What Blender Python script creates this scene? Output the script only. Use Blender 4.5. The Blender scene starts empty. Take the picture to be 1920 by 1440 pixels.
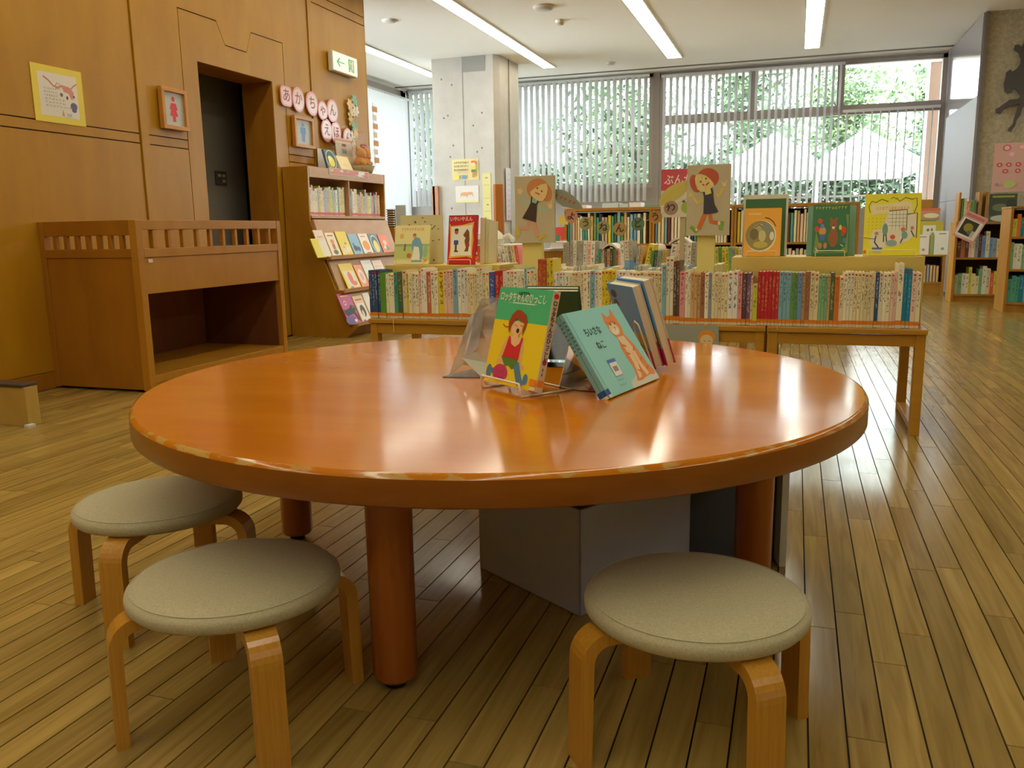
import bpy, bmesh, math, random
from mathutils import Vector, Matrix
from mathutils.geometry import tessellate_polygon
random.seed(7)
SC = bpy.context.scene
COL = SC.collection
# ---------------------------------------------------------------- camera
FPX, YAW, PITCH, ROLL, HC = 1575.5, .32459, .18216, -.01624, .90
_cy, _sy, _cp, _sp = math.cos(YAW), math.sin(YAW), math.cos(PITCH), math.sin(PITCH)
CF = Vector((-_sy*_cp, _cy*_cp, -_sp)); _r0 = Vector((_cy, _sy, 0)); _u0 = _r0.cross(CF)
CR = _r0*math.cos(ROLL) + _u0*math.sin(ROLL); CU = _u0*math.cos(ROLL) - _r0*math.sin(ROLL)
CAMP = Vector((0, 0, HC))
cam = bpy.data.cameras.new('camera'); cam.sensor_width = 36; cam.lens = FPX/1920*36; cam.clip_start = .02; cam.clip_end = 200
co = bpy.data.objects.new('camera', cam); COL.objects.link(co)
co.matrix_world = Matrix(((CR.x, CU.x, -CF.x, 0), (CR.y, CU.y, -CF.y, 0), (CR.z, CU.z, -CF.z, HC), (0, 0, 0, 1)))
SC.camera = co
# ---------------------------------------------------------------- world, exposure
SC.view_settings.view_transform = 'Standard'; SC.view_settings.look = 'None'
SC.view_settings.gamma = 1; SC.view_settings.use_curve_mapping = False
SC.view_settings.exposure = EXPO = .36
W = bpy.data.worlds.new('world'); SC.world = W; W.use_nodes = True
bg = W.node_tree.nodes['Background']; bg.inputs[0].default_value = (.86, .93, 1, 1); bg.inputs[1].default_value = SKY_STRENGTH = 14.0
SC.cycles.max_bounces = 8; SC.cycles.diffuse_bounces = 4; SC.cycles.glossy_bounces = 4; SC.cycles.transmission_bounces = 8
SC.cycles.caustics_reflective = False; SC.cycles.caustics_refractive = False; SC.cycles.sample_clamp_indirect = 4
SC.cycles.use_denoising = True
STRIP_EMIT = 7.6
SUN = bpy.data.lights.new('sun', 'SUN'); SUN.energy = 3.0; SUN.angle = .03; SUN.color = (1, .96, .88)
so = bpy.data.objects.new('sun', SUN); COL.objects.link(so); so.rotation_euler = (math.radians(38), 0, math.radians(150))
# ---------------------------------------------------------------- helpers
def ray(u, v): return CF + CR*((u-960)/FPX) + CU*((720-v)/FPX)
def atz(u, v, z): d = ray(u, v); return CAMP + d*((z-HC)/d.z)
def atx(u, v, x): d = ray(u, v); return CAMP + d*(x/d.x)
def aty(u, v, y): d = ray(u, v); return CAMP + d*(y/d.y)
def lin(c): return tuple((x/12.92 if x <= .04045 else ((x+.055)/1.055)**2.4) for x in (k/255 for k in c))
_M = {}
def M(c, rough=.5, metal=0, emit=0, spec=.5, name=None):
    key = (tuple(c), rough, metal, emit, spec)
    if key in _M: return _M[key]
    m = bpy.data.materials.new(name or 'plain'); m.use_nodes = True
    b = m.node_tree.nodes['Principled BSDF']; l = lin(c)
    b.inputs['Base Color'].default_value = (*l, 1); b.inputs['Roughness'].default_value = rough
    b.inputs['Metallic'].default_value = metal; b.inputs['Specular IOR Level'].default_value = spec
    if emit: b.inputs['Emission Color'].default_value = (*l, 1); b.inputs['Emission Strength'].default_value = emit
    m.diffuse_color = (*l, 1); _M[key] = m; return m
def nt(name):
    m = bpy.data.materials.new(name); m.use_nodes = True
    t = m.node_tree; b = t.nodes['Principled BSDF']
    def N(kind, **kw):
        n = t.nodes.new(kind)
        for k, v in kw.items():
            if k in n.inputs: n.inputs[k].default_value = v
            else: setattr(n, k, v)
        return n
    return m, t, b, N
def wood(name, c1, c2, scale=(1, 1, 14), rough=.4, coat=0, gscale=3.0, bump=.02, vary=0.0):
    """fine straight grain: noise stretched along the axis that has the smallest scale"""
    m, t, b, N = nt(name); L = t.links.new
    tc = N('ShaderNodeTexCoord'); mp = N('ShaderNodeMapping'); mp.inputs['Scale'].default_value = scale
    L(tc.outputs['Object'], mp.inputs[0])
    n = N('ShaderNodeTexNoise'); n.inputs['Scale'].default_value = gscale; n.inputs['Detail'].default_value = 6; n.inputs['Distortion'].default_value = .4
    L(mp.outputs[0], n.inputs['Vector'])
    r = N('ShaderNodeValToRGB'); r.color_ramp.elements[0].position = .3; r.color_ramp.elements[1].position = .72
    r.color_ramp.elements[0].color = (*lin(c2), 1); r.color_ramp.elements[1].color = (*lin(c1), 1)
    L(n.outputs['Fac'], r.inputs[0]); out = r.outputs[0]
    if vary:
        oi = N('ShaderNodeObjectInfo'); hs = N('ShaderNodeHueSaturation'); mr = N('ShaderNodeMapRange')
        mr.inputs['To Min'].default_value = 1-vary; mr.inputs['To Max'].default_value = 1+vary
        L(oi.outputs['Random'], mr.inputs[0]); L(mr.outputs[0], hs.inputs['Value']); L(out, hs.inputs['Color']); out = hs.outputs[0]
    L(out, b.inputs['Base Color']); b.inputs['Roughness'].default_value = rough; b.inputs['Specular IOR Level'].default_value = .32
    if coat: b.inputs['Coat Weight'].default_value = coat; b.inputs['Coat Roughness'].default_value = .12
    if bump:
        bp = N('ShaderNodeBump'); bp.inputs['Strength'].default_value = bump; bp.inputs['Distance'].default_value = .01
        L(n.outputs['Fac'], bp.inputs['Height']); L(bp.outputs[0], b.inputs['Normal'])
    m.diffuse_color = (*lin(c1), 1); return m
WALLW = wood('wall_plywood', (184, 136, 28), (170, 121, 20), (2, 2, .5), .42, 0, 3.5)
CABW = wood('cabinet_plywood', (166, 112, 28), (152, 99, 22), (2, 2, .6), .45, 0, 4)
SHELFW = wood('shelf_beech', (198, 148, 48), (184, 132, 38), (1, 6, 6), .4, 0, 3)
RISERW = wood('pale_board', (220, 194, 104), (210, 184, 94), (1, 5, 5), .5, 0, 3)
CASEW = wood('bookcase_oak', (182, 132, 50), (166, 116, 40), (5, 5, 1), .45, 0, 3)
STOOLW = wood('stool_birch', (204, 150, 54), (188, 132, 40), (40, 40, 1.5), .28, .4, 5, .01)
LEGW = wood('table_leg_wood', (172, 98, 30), (156, 84, 22), (8, 8, 1), .3, .4, 3, .01)
EDGEW = wood('table_rim_wood', (164, 98, 24), (148, 84, 16), (2, 2, 9), .3, .3, 3, .01)
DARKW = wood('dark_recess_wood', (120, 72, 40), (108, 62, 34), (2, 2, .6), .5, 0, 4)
class MB:
    def __init__(s): s.v = []; s.f = []; s.m = []; s.sm = []
    def _add(s, vs, fs, mi, sm=False):
        o = len(s.v); s.v += [Vector(v) for v in vs]; s.f += [[i+o for i in f] for f in fs]; s.m += [mi]*len(fs); s.sm += [sm]*len(fs)
    def box(s, x0, x1, y0, y1, z0, z1, mi=0):
        x0, x1 = sorted((x0, x1)); y0, y1 = sorted((y0, y1)); z0, z1 = sorted((z0, z1))
        s._add([(x0, y0, z0), (x1, y0, z0), (x1, y1, z0), (x0, y1, z0), (x0, y0, z1), (x1, y0, z1), (x1, y1, z1), (x0, y1, z1)],
               [(0, 3, 2, 1), (4, 5, 6, 7), (0, 1, 5, 4), (1, 2, 6, 5), (2, 3, 7, 6), (3, 0, 4, 7)], mi); return s
    def hexa(s, bot, top, mi=0):
        s._add(list(bot)+list(top), [(0, 3, 2, 1), (4, 5, 6, 7), (0, 1, 5, 4), (1, 2, 6, 5), (2, 3, 7, 6), (3, 0, 4, 7)], mi); return s
    def prism(s, pts, o, ex, ey, ez, d, mi=0):
        """polygon pts in frame (o; ex, ey), extruded by d along ez"""
        o, ex, ey, ez = Vector(o), Vector(ex), Vector(ey), Vector(ez)
        a = sum(pts[i][0]*pts[(i+1) % len(pts)][1]-pts[(i+1) % len(pts)][0]*pts[i][1] for i in range(len(pts)))
        if a < 0: pts = pts[::-1]
        n = len(pts); A = [o+ex*p[0]+ey*p[1] for p in pts]; B = [p+ez*d for p in A]
        tri = tessellate_polygon([[Vector((p[0], p[1], 0)) for p in pts]])
        fs = []
        for t in tri:
            q = list(t)
            ar = sum(pts[q[i]][0]*pts[q[(i+1) % 3]][1]-pts[q[(i+1) % 3]][0]*pts[q[i]][1] for i in range(3))
            if ar < 0: q = q[::-1]
            fs.append([i+n for i in q]); fs.append(q[::-1])
        fs += [[i, (i+1) % n, (i+1) % n+n, i+n] for i in range(n)]
        s._add(A+B, fs, mi); return s
    def tube(s, path, r, n=8, mi=0, closed=False):
        path = [Vector(p) for p in path]; N = len(path); rings = []; up = None
        for i, p in enumerate(path):
            if closed: t = path[(i+1) % N]-path[i-1]
            else: t = path[min(i+1, N-1)]-path[max(i-1, 0)]
            t.normalize()
            if up is None: up = t.orthogonal().normalized()
            up = (up-t*up.dot(t)); up = up.normalized() if up.length > 1e-6 else t.orthogonal().normalized()
            w = t.cross(up); rr = r[i] if isinstance(r, (list, tuple)) else r
            rings.append([p+(up*math.cos(a)+w*math.sin(a))*rr for a in (2*math.pi*k/n for k in range(n))])
        vs = [v for rg in rings for v in rg]; fs = []
        for i in range(N if closed else N-1):
            a, b = i*n, ((i+1) % N)*n
            fs += [(a+k, a+(k+1) % n, b+(k+1) % n, b+k) for k in range(n)]
        s._add(vs, fs, mi, True)
        if not closed: s._add(rings[0], [tuple(range(n))[::-1]], mi); s._add(rings[-1], [tuple(range(n))], mi)
        return s
    def lathe(s, prof, c=(0, 0, 0), n=48, mis=None, smooth=True):
        c = Vector(c); vs = []; fs = []; ms = []
        for r, z in prof:
            vs += [c+Vector((r*math.cos(2*math.pi*k/n), r*math.sin(2*math.pi*k/n), z)) for k in range(n)]
        for i in range(len(prof)-1):
            for k in range(n):
                s2 = (k+1) % n; fs.append((i*n+k, i*n+s2, (i+1)*n+s2, (i+1)*n+k)); ms.append(mis[i] if mis else 0)
        o = len(s.v); s._add(vs, fs, 0, smooth); s.m[-len(fs):] = ms
        return s
    def disc(s, pts, mi=0, flip=False):
        n = len(pts); s._add(pts, [tuple(range(n))[::-1] if flip else tuple(range(n))], mi); return s
    def mesh(s, name, mats):
        me = bpy.data.meshes.new(name); me.from_pydata([tuple(v) for v in s.v], [], s.f)
        for m in (mats if isinstance(mats, (list, tuple)) else [mats]): me.materials.append(m)
        me.polygons.foreach_set('material_index', s.m); me.polygons.foreach_set('use_smooth', s.sm); me.update(); return me
def tag(o, label=None, cat=None, group=None, kind=None):
    if label: o['label'] = label
    if cat: o['category'] = cat
    if group: o['group'] = group
    if kind: o['kind'] = kind
    return o
def obj(name, mb, mats, parent=None, bevel=0, seg=2, label=None, mtx=None):
    me = mb.mesh(name, mats) if isinstance(mb, MB) else mb
    o = bpy.data.objects.new(name, me); COL.objects.link(o)
    if parent: o.parent = parent
    if mtx is not None: o.matrix_basis = mtx
    if bevel:
        b = o.modifiers.new('bevel', 'BEVEL'); b.width = bevel; b.segments = seg; b.limit_method = 'ANGLE'; b.angle_limit = .6
    if label: o['label'] = label
    return o
def empty(name, loc, label, cat, group=None, mtx=None, rz=0):
    o = bpy.data.objects.new(name, None); COL.objects.link(o); o.empty_display_size = .05
    if mtx is not None: o.matrix_world = mtx
    else: o.location = loc; o.rotation_euler = (0, 0, rz)
    return tag(o, label, cat, group)
def frame(o, ex, up):
    ex = Vector(ex).normalized(); n = ex.cross(Vector(up)).normalized(); up = n.cross(ex).normalized()
    return Matrix(((ex.x, up.x, n.x, o[0]), (ex.y, up.y, n.y, o[1]), (ex.z, up.z, n.z, o[2]), (0, 0, 0, 1)))
def copy_tree(o, parent=None):
    c = o.copy(); COL.objects.link(c)
    if parent: c.parent = parent; c.matrix_parent_inverse = o.matrix_parent_inverse
    for ch in list(o.children): copy_tree(ch, c)
    return c
def struct(name, mb, mats, parent=None, bevel=0):
    o = obj(name, mb, mats, parent, bevel)
    if not parent: o['kind'] = 'structure'
    return o
# flat print: coloured shapes laid on a surface of the object, in its own frame (x right, y up, z out)
def ell(cx, cy, rx, ry, rot=0, n=20):
    c, s = math.cos(rot), math.sin(rot)
    return [(cx+rx*math.cos(a)*c-ry*math.sin(a)*s, cy+rx*math.cos(a)*s+ry*math.sin(a)*c) for a in (2*math.pi*k/n for k in range(n))]
def line(pts, w):
    L = []; R = []
    for i, p in enumerate(pts):
        a = pts[max(i-1, 0)]; b = pts[min(i+1, len(pts)-1)]; dx, dy = b[0]-a[0], b[1]-a[1]; d = math.hypot(dx, dy) or 1
        L.append((p[0]-dy/d*w/2, p[1]+dx/d*w/2)); R.append((p[0]+dy/d*w/2, p[1]-dx/d*w/2))
    return L+R[::-1]
def rect(x0, y0, x1, y1): return [(x0, y0), (x1, y0), (x1, y1), (x0, y1)]
def scrib(x, y, w, h, n, seed=1):
    """a row of n small pen-like marks, for print too small to read"""
    rd = random.Random(seed); out = []
    for i in range(n):
        cx = x+w*(i+.5)/n; cw = w/n*.36; k = rd.choice((0, 1, 2))
        out.append(line([(cx-cw, y+h*rd.uniform(.55, .85)), (cx+cw, y+h*rd.uniform(.6, .9))], h*.16))
        if k != 1: out.append(line([(cx+cw*rd.uniform(-.4, .4), y+h), (cx-cw*.3, y)], h*.16))
        if k != 0: out.append(line([(cx-cw, y+h*.3), (cx+cw*.4, y+h*.1), (cx+cw, y+h*.35)], h*.16))
    return out
def art(name, parent, w, h, items, z=0, mtx=None, step=.00025, rough=.45):
    """items: (colour, polygon in 0..1 of w,h) ; colour int tuple"""
    mb = MB(); mats = []; keys = {}
    for i, (c, pts) in enumerate(items):
        c = tuple(min(250, round(k*1.09)) for k in c)
        if c not in keys: keys[c] = len(mats); mats.append(M(c, rough, spec=.3))
        P = [(p[0]*w, p[1]*h) for p in pts]
        a = sum(P[k][0]*P[(k+1) % len(P)][1]-P[(k+1) % len(P)][0]*P[k][1] for k in range(len(P)))
        if a < 0: P = P[::-1]
        zz = z+step*(i*.35+1)
        for t in tessellate_polygon([[Vector((p[0], p[1], 0)) for p in P]]):
            q = [P[k] for k in t]; ar = (q[1][0]-q[0][0])*(q[2][1]-q[0][1])-(q[2][0]-q[0][0])*(q[1][1]-q[0][1])
            if ar < 0: q = q[::-1]
            mb._add([(p[0], p[1], zz) for p in q], [(0, 1, 2)], keys[c])
    return obj(name, mb, mats, parent, mtx=mtx)
def text(s, parent, x, y, width=None, size=.02, col=(20, 20, 20), z=.001, name='lettering', rot=0, vertical=False, bold=0, centre=False, mtx=None, depth=.0002):
    c = bpy.data.curves.new('t', 'FONT'); c.body = '\n'.join(s) if vertical else s; c.size = size; c.extrude = depth; c.offset = bold
    if vertical: c.space_line = .92
    if centre: c.align_x = 'CENTER'; c.align_y = 'CENTER'
    o = bpy.data.objects.new('t', c); COL.objects.link(o); bpy.context.view_layer.update()
    me = bpy.data.meshes.new_from_object(o.evaluated_get(bpy.context.evaluated_depsgraph_get()))
    bpy.data.objects.remove(o); bpy.data.curves.remove(c)
    if width:
        xs = [v.co.x for v in me.vertices]; k = width/(max(xs)-min(xs)); x0 = 0 if centre else min(xs)
        me.transform(Matrix.Diagonal((k, 1, 1, 1)) @ Matrix.Translation((-x0, 0, 0)))
    me.materials.clear(); me.materials.append(M(col, .5)); me.name = name
    T = Matrix.Translation((x, y, z)) @ Matrix.Rotation(rot, 4, 'Z')
    return obj(name, me, None, parent, mtx=(mtx @ T) if mtx is not None else T)
ORD = ['first', 'second', 'third', 'fourth', 'fifth', 'sixth', 'seventh', 'eighth', 'ninth', 'tenth', 'eleventh', 'twelfth', 'thirteenth',
       'fourteenth', 'fifteenth', 'sixteenth', 'seventeenth', 'eighteenth', 'nineteenth', 'twentieth', '21st', '22nd', '23rd', '24th', '25th', '26th', '27th', '28th', '29th', '30th']
# ================================================================ the setting
# floor: boards run along the room's depth; each board near enough is an object of its own
def floor_mat():
    m, t, b, N = nt('oak_floor_board'); L = t.links.new
    at = N('ShaderNodeAttribute'); at.attribute_name = 'pv'
    g = N('ShaderNodeNewGeometry'); mp = N('ShaderNodeMapping'); mp.inputs['Scale'].default_value = (28, 1.6, 10)
    ad = N('ShaderNodeVectorMath'); ad.operation = 'MULTIPLY_ADD'; ad.inputs[1].default_value = (40, 40, 40)
    L(at.outputs['Fac'], ad.inputs[0]); L(g.outputs['Position'], ad.inputs[2]); L(ad.outputs[0], mp.inputs[0])
    n = N('ShaderNodeTexNoise'); n.inputs['Scale'].default_value = 1.3; n.inputs['Detail'].default_value = 5; n.inputs['Distortion'].default_value = 1.1
    L(mp.outputs[0], n.inputs['Vector'])
    r = N('ShaderNodeValToRGB'); e = r.color_ramp.elements
    e[0].position = .25; e[0].color = (*lin((144, 118, 56)), 1); e[1].position = .7; e[1].color = (*lin((182, 154, 84)), 1)
    L(n.outputs['Fac'], r.inputs[0])
    hs = N('ShaderNodeHueSaturation'); mr = N('ShaderNodeMapRange'); mr.inputs['To Min'].default_value = .78; mr.inputs['To Max'].default_value = 1.13
    L(at.outputs['Fac'], mr.inputs[0]); L(mr.outputs[0], hs.inputs['Value']); L(r.outputs[0], hs.inputs['Color']); L(hs.outputs[0], b.inputs['Base Color'])
    n2 = N('ShaderNodeTexNoise'); n2.inputs['Scale'].default_value = 5; L(g.outputs['Position'], n2.inputs['Vector'])
    m2 = N('ShaderNodeMapRange'); m2.inputs['To Min'].default_value = .12; m2.inputs['To Max'].default_value = .26; L(n2.outputs['Fac'], m2.inputs[0]); L(m2.outputs[0], b.inputs['Roughness'])
    bp = N('ShaderNodeBump'); bp.inputs['Strength'].default_value = .05; bp.inputs['Distance'].default_value = .004; L(n.outputs['Fac'], bp.inputs['Height']); L(bp.outputs[0], b.inputs['Normal'])
    return m
FLM = floor_mat()
fl = struct('floor', MB().box(-7, 6, -4, 13.6, -.12, -.006), M((40, 30, 18), .8))
PW, GAP = .0655, .0034
boards = []
x = -4.2
while x < 3.3:
    y = -.3+random.uniform(0, .5)
    while y < 13.3:
        ln = random.choice((.45, .52, .6, .7, .82, .92, 1.1)); y2 = min(y+ln, 13.35)
        cy = (y+y2)/2; cx = x+PW/2
        q = Vector((cx, cy, 0))-CAMP; d = q.dot(CF)
        if d > .4:
            u = 960+FPX*q.dot(CR)/d; vis = -250 < u < 2170 and (720-FPX*q.dot(CU)/d) < 1750
        else: vis = False
        boards.append((vis, d if d > .4 else 99, x, y, y2, random.random())); y = y2
    x += PW
boards.sort(key=lambda b: (not b[0], b[1]))
def board_mesh(mb, x, y, y2):
    g = GAP/2; mb.box(x+g, x+PW-g, y+g*.7, y2-g*.7, -.0055, 0)
def setpv(me, vals):
    a = me.attributes.new('pv', 'FLOAT', 'POINT'); a.data.foreach_set('value', vals)
for b in boards[:300]:
    mb = MB(); board_mesh(mb, *b[2:5]); me = mb.mesh('plank', FLM); setpv(me, [b[5]]*8); obj('plank', me, None, fl)
mb = MB(); vals = []
for b in boards[300:]: board_mesh(mb, *b[2:5]); vals += [b[5]]*8
me = mb.mesh('far_planks', FLM); setpv(me, vals); o = obj('far_planks', me, None, fl); o['kind'] = 'stuff'
CEILZ = 3.2
CEILM = M((242, 236, 224), .8)
struct('ceiling', MB().box(-7, 6, -4, 14.2, CEILZ, CEILZ+.2), CEILM)
# plywood wall on the left (x = -4.21) with its joints between the panels
XW = -4.21
wl = struct('wall_left', MB().box(XW-.29, XW-.013, -4, 5.396, 0, CEILZ).box(XW-.29, XW-.013, 6.376, 8.03, 0, CEILZ).box(XW-.29, XW-.013, 5.396, 6.376, 2.165, CEILZ), M((84, 52, 24), .6))
def panel(pts, name='panel', mat=WALLW, d=.012, x=XW-.012, bev=.002):
    return obj(name, MB().prism(pts, (x, 0, 0), (0, 1, 0), (0, 0, 1), (1, 0, 0), d), mat, wl, bev)
J = .0035
def prect(y0, y1, z0, z1, **k): return panel([(y0+J, z0+J), (y1-J, z0+J), (y1-J, z1-J), (y0+J, z1-J)], **k)
for y0, y1 in ((-4, -1.6), (-1.6, 1.6), (1.6, 4.765)):
    for z0, z1 in ((.1, 1.508), (1.508, 1.571), (1.571, 2.93), (2.93, 3.01), (3.01, CEILZ)): prect(y0, y1, z0, z1)
prect(4.765, 4.845, .1, CEILZ, name='stile', d=.022)
for z0, z1 in ((.1, 1.508), (1.508, 1.571)): prect(4.845, 5.244, z0, z1)
prect(6.542, 6.955, .1, 1.508); prect(6.542, 6.955, 1.508, 1.571)
NT = [(5.244, 2.475), (5.67, 2.477), (5.76, 2.319), (6.028, 2.317), (6.10, 2.48), (6.542, 2.484)]
panel([(4.845+J, 1.571+J), (5.244-J, 1.571+J)]+[(a+(-J if i == 0 else 0), b+J) for i, (a, b) in enumerate(NT)]+[(6.542+J, 2.484+J), (6.542+J, 1.571+J), (6.955-J, 1.571+J), (6.955-J, 2.93-J), (4.845+J, 2.93-J)])
prect(4.845, 6.955, 2.93, 3.01); prect(4.845, 6.955, 3.01, CEILZ)
panel([(5.244+J, .01)]+[(a+(J if i == 0 else 0)-(J if i == 5 else 0), b-J) for i, (a, b) in enumerate(NT)]+[(6.542-J, .01), (6.355, .01), (6.355, 2.144), (5.417, 2.144), (5.417, .01)], name='door_surround')
prect(6.955, 7.035, .1, CEILZ, name='stile', d=.022)
for z0, z1 in ((.1, 1.508), (1.508, 1.571), (1.571, 2.93), (2.93, 3.01), (3.01, CEILZ)): prect(7.035, 8.03, z0, z1)
obj('wall_end_board', MB().box(XW-.29, XW, 8.03, 8.045, 0, CEILZ), WALLW, wl)
for y0, y1 in ((-4, 4.765), (4.765, 5.244), (6.542, 8.03)): obj('skirting', MB().box(XW-.012, XW+.004, y0, y1, 0, .1), CABW, wl, .002)
# opening to the washrooms: reveals, and the corridor behind it
dr = struct('door_1', MB().box(XW-.30, XW-.012, 6.355, 6.375, 0, 2.144).box(XW-.30, XW-.012, 5.397, 5.417, 0, 2.144).box(XW-.30, XW-.012, 5.397, 6.375, 2.144, 2.164), CABW)
tag(dr, 'open wooden doorway to the washrooms in the panelled wall')
GREY = M((128, 126, 118), .8)
struct('wall_corridor', MB().box(-6.4, -6.3, 4.6, 7.8, 0, 2.5).box(-6.4, XW-.3, 4.5, 4.6, 0, 2.5).box(-6.4, XW-.3, 7.8, 7.9, 0, 2.5).box(-6.4, XW-.3, 4.5, 7.9, 2.5, 2.6).box(-4.85, -4.80, 4.6, 6.72, 0, 2.5), GREY)
t = empty('switch_plate', (-4.8, 6.36, 1.38), 'small dark switch plate on the grey wall inside the doorway', 'switch')
obj('plate', MB().box(0, .012, -.075, .075, -.06, .06), M((74, 70, 66), .5), t, .003)
for dy, dz in ((-.03, .02), (.03, .02), (.03, -.025)): obj('button', MB().box(.012, .018, dy-.018, dy+.018, dz-.012, dz+.012), M((170, 160, 130), .4), t)
# walls that close the room
def concrete(name, c1, c2, scale, bump, rough=.8, voro=0):
    m, t, b, N = nt(name); L = t.links.new
    g = N('ShaderNodeNewGeometry'); n = N('ShaderNodeTexNoise'); n.inputs['Scale'].default_value = scale; n.inputs['Detail'].default_value = 8; n.inputs['Roughness'].default_value = .65
    L(g.outputs['Position'], n.inputs['Vector'])
    r = N('ShaderNodeValToRGB'); r.color_ramp.elements[0].position = .3; r.color_ramp.elements[1].position = .7
    r.color_ramp.elements[0].color = (*lin(c2), 1); r.color_ramp.elements[1].color = (*lin(c1), 1); L(n.outputs['Fac'], r.inputs[0]); L(r.outputs[0], b.inputs['Base Color'])
    b.inputs['Roughness'].default_value = rough
    bp = N('ShaderNodeBump'); bp.inputs['Strength'].default_value = bump; bp.inputs['Distance'].default_value = .02; L(n.outputs['Fac'], bp.inputs['Height']); L(bp.outputs[0], b.inputs['Normal']); return m
CFINE = concrete('smooth_concrete', (204, 198, 188), (184, 178, 168), 2.2, .05)
CROUGH = concrete('bush_hammered_concrete', (206, 196, 168), (166, 156, 128), 26, .5)
struct('wall_back', MB().box(-7, 6, -4.2, -4, 0, CEILZ), M((200, 190, 170), .8))
struct('wall_right', MB().box(6, 6.2, -4, 11.4, 0, CEILZ), M((196, 186, 164), .8))
struct('wall_concrete', MB().box(1.93, 6.2, 11.14, 11.5, 0, CEILZ), CROUGH)
ps = struct('wall_polished', MB().box(1.90, 1.93, 11.11, 13.3, 0, CEILZ), M((120, 116, 112), .5))
POL = M((150, 146, 146), .10, 0, 0, .45)
POL2 = M((156, 152, 152), .55)
for z0, z1 in ((0, 1.17), (1.17, 2.3), (2.3, 3.19)):
    for y0, y1 in ((11.11, 13.3),): obj('stone_slab', MB().box(1.875, 1.9, y0, y1, z0+.002, z1-.002), POL if z0 > 2 else POL2, ps, .001)
# ceiling track beside the window and the soffit
struct('trim_1', MB().box(-6.3, 1.87, 12.98, 13.03, CEILZ-.012, CEILZ+.01), M((110, 104, 94), .6))
# ================================================================ windows
FRM = M((160, 150, 142), .45)
YG = 13.45
GLASS = bpy.data.materials.new('window_glass'); GLASS.use_nodes = True
_t = GLASS.node_tree; _t.nodes.clear()
_o = _t.nodes.new('ShaderNodeOutputMaterial'); _mx = _t.nodes.new('ShaderNodeMixShader'); _tr = _t.nodes.new('ShaderNodeBsdfTransparent'); _gl = _t.nodes.new('ShaderNodeBsdfGlossy'); _fr = _t.nodes.new('ShaderNodeFresnel')
_gl.inputs['Roughness'].default_value = .02; _tr.inputs[0].default_value = (.93, .96, .95, 1)
_t.links.new(_fr.outputs[0], _mx.inputs[0]); _t.links.new(_tr.outputs[0], _mx.inputs[1]); _t.links.new(_gl.outputs[0], _mx.inputs[2]); _t.links.new(_mx.outputs[0], _o.inputs[0])
def window(name, x0, x1, z0, z1, mull, label, transom=None, trange=None):
    w = struct(name, MB().box(x0, x1, YG-.05, YG+.05, z1-.05, z1).box(x0, x1, YG-.06, YG+.06, z0, z0+.07).box(x0, x0+.06, YG-.05, YG+.05, z0, z1).box(x1-.06, x1, YG-.05, YG+.05, z0, z1), FRM)
    w['label'] = label
    xs = [x0+.06]+[m for m in mull]+[x1-.06]
    if transom:
        obj('transom', MB().box(x0+.06, x1-.06, YG-.06, YG+.05, transom-.065, transom+.065), FRM, w, .004)
        for m in mull: obj('mullion', MB().box(m-.05, m+.05, YG-.055, YG+.05, transom+.065, z1-.05), FRM, w, .004)
        for a, b in zip(xs[:-1], xs[1:]): obj('pane', MB().box(a, b, YG-.005, YG+.005, transom+.065, z1-.05), GLASS, w)
        obj('pane', MB().box(x0+.06, x1-.06, YG-.005, YG+.005, z0+.07, transom-.065), GLASS, w)
    else:
        for m in mull: obj('mullion', MB().box(m-.05, m+.05, YG-.055, YG+.05, z0+.07, z1-.05), FRM, w, .004)
        for a, b in zip(xs[:-1], xs[1:]): obj('pane', MB().box(a, b, YG-.005, YG+.005, z0+.07, z1-.05), GLASS, w)
    return w
window('window_1', -2.06, 1.87, 1.05, 3.17, (-.71, .51), 'wide grey-framed window with upper lights beside the stone wall', 2.50)
window('window_2', -6.3, -2.16, 1.50, 3.19, (), 'tall window behind vertical blinds between pillar and mullion')
struct('wall_window', MB().box(-6.5, 1.95, YG-.05, YG+.1, 0, 1.05).box(-6.5, -2.16, YG-.05, YG+.1, 1.05, 1.50).box(-2.16, -2.06, YG-.07, YG+.07, 0, CEILZ).box(-6.5, 1.95, YG-.05, YG+.1, 3.18, CEILZ).box(1.87, 1.95, YG-.2, YG+.1, 0, CEILZ), M((150, 140, 130), .6))
# far left window wall (x = -6.3), hidden mostly by the pillar
w3 = struct('window_3', MB().box(-6.45, -6.35, 8.0, 13.5, 0, .1).box(-6.45, -6.35, 8.0, 13.5, 3.05, CEILZ).box(-6.45, -6.35, 8.0, 8.1, 0, CEILZ).box(-6.45, -6.35, 13.3, 13.5, 0, CEILZ), FRM)
w3['label'] = 'glazed wall at far left behind white blinds'
obj('pane', MB().box(-6.405, -6.395, 8.1, 13.3, .1, 3.05), GLASS, w3)
for yy in (9.8, 11.5): obj('mullion', MB().box(-6.44, -6.36, yy-.04, yy+.04, .1, 3.05), FRM, w3)
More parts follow.
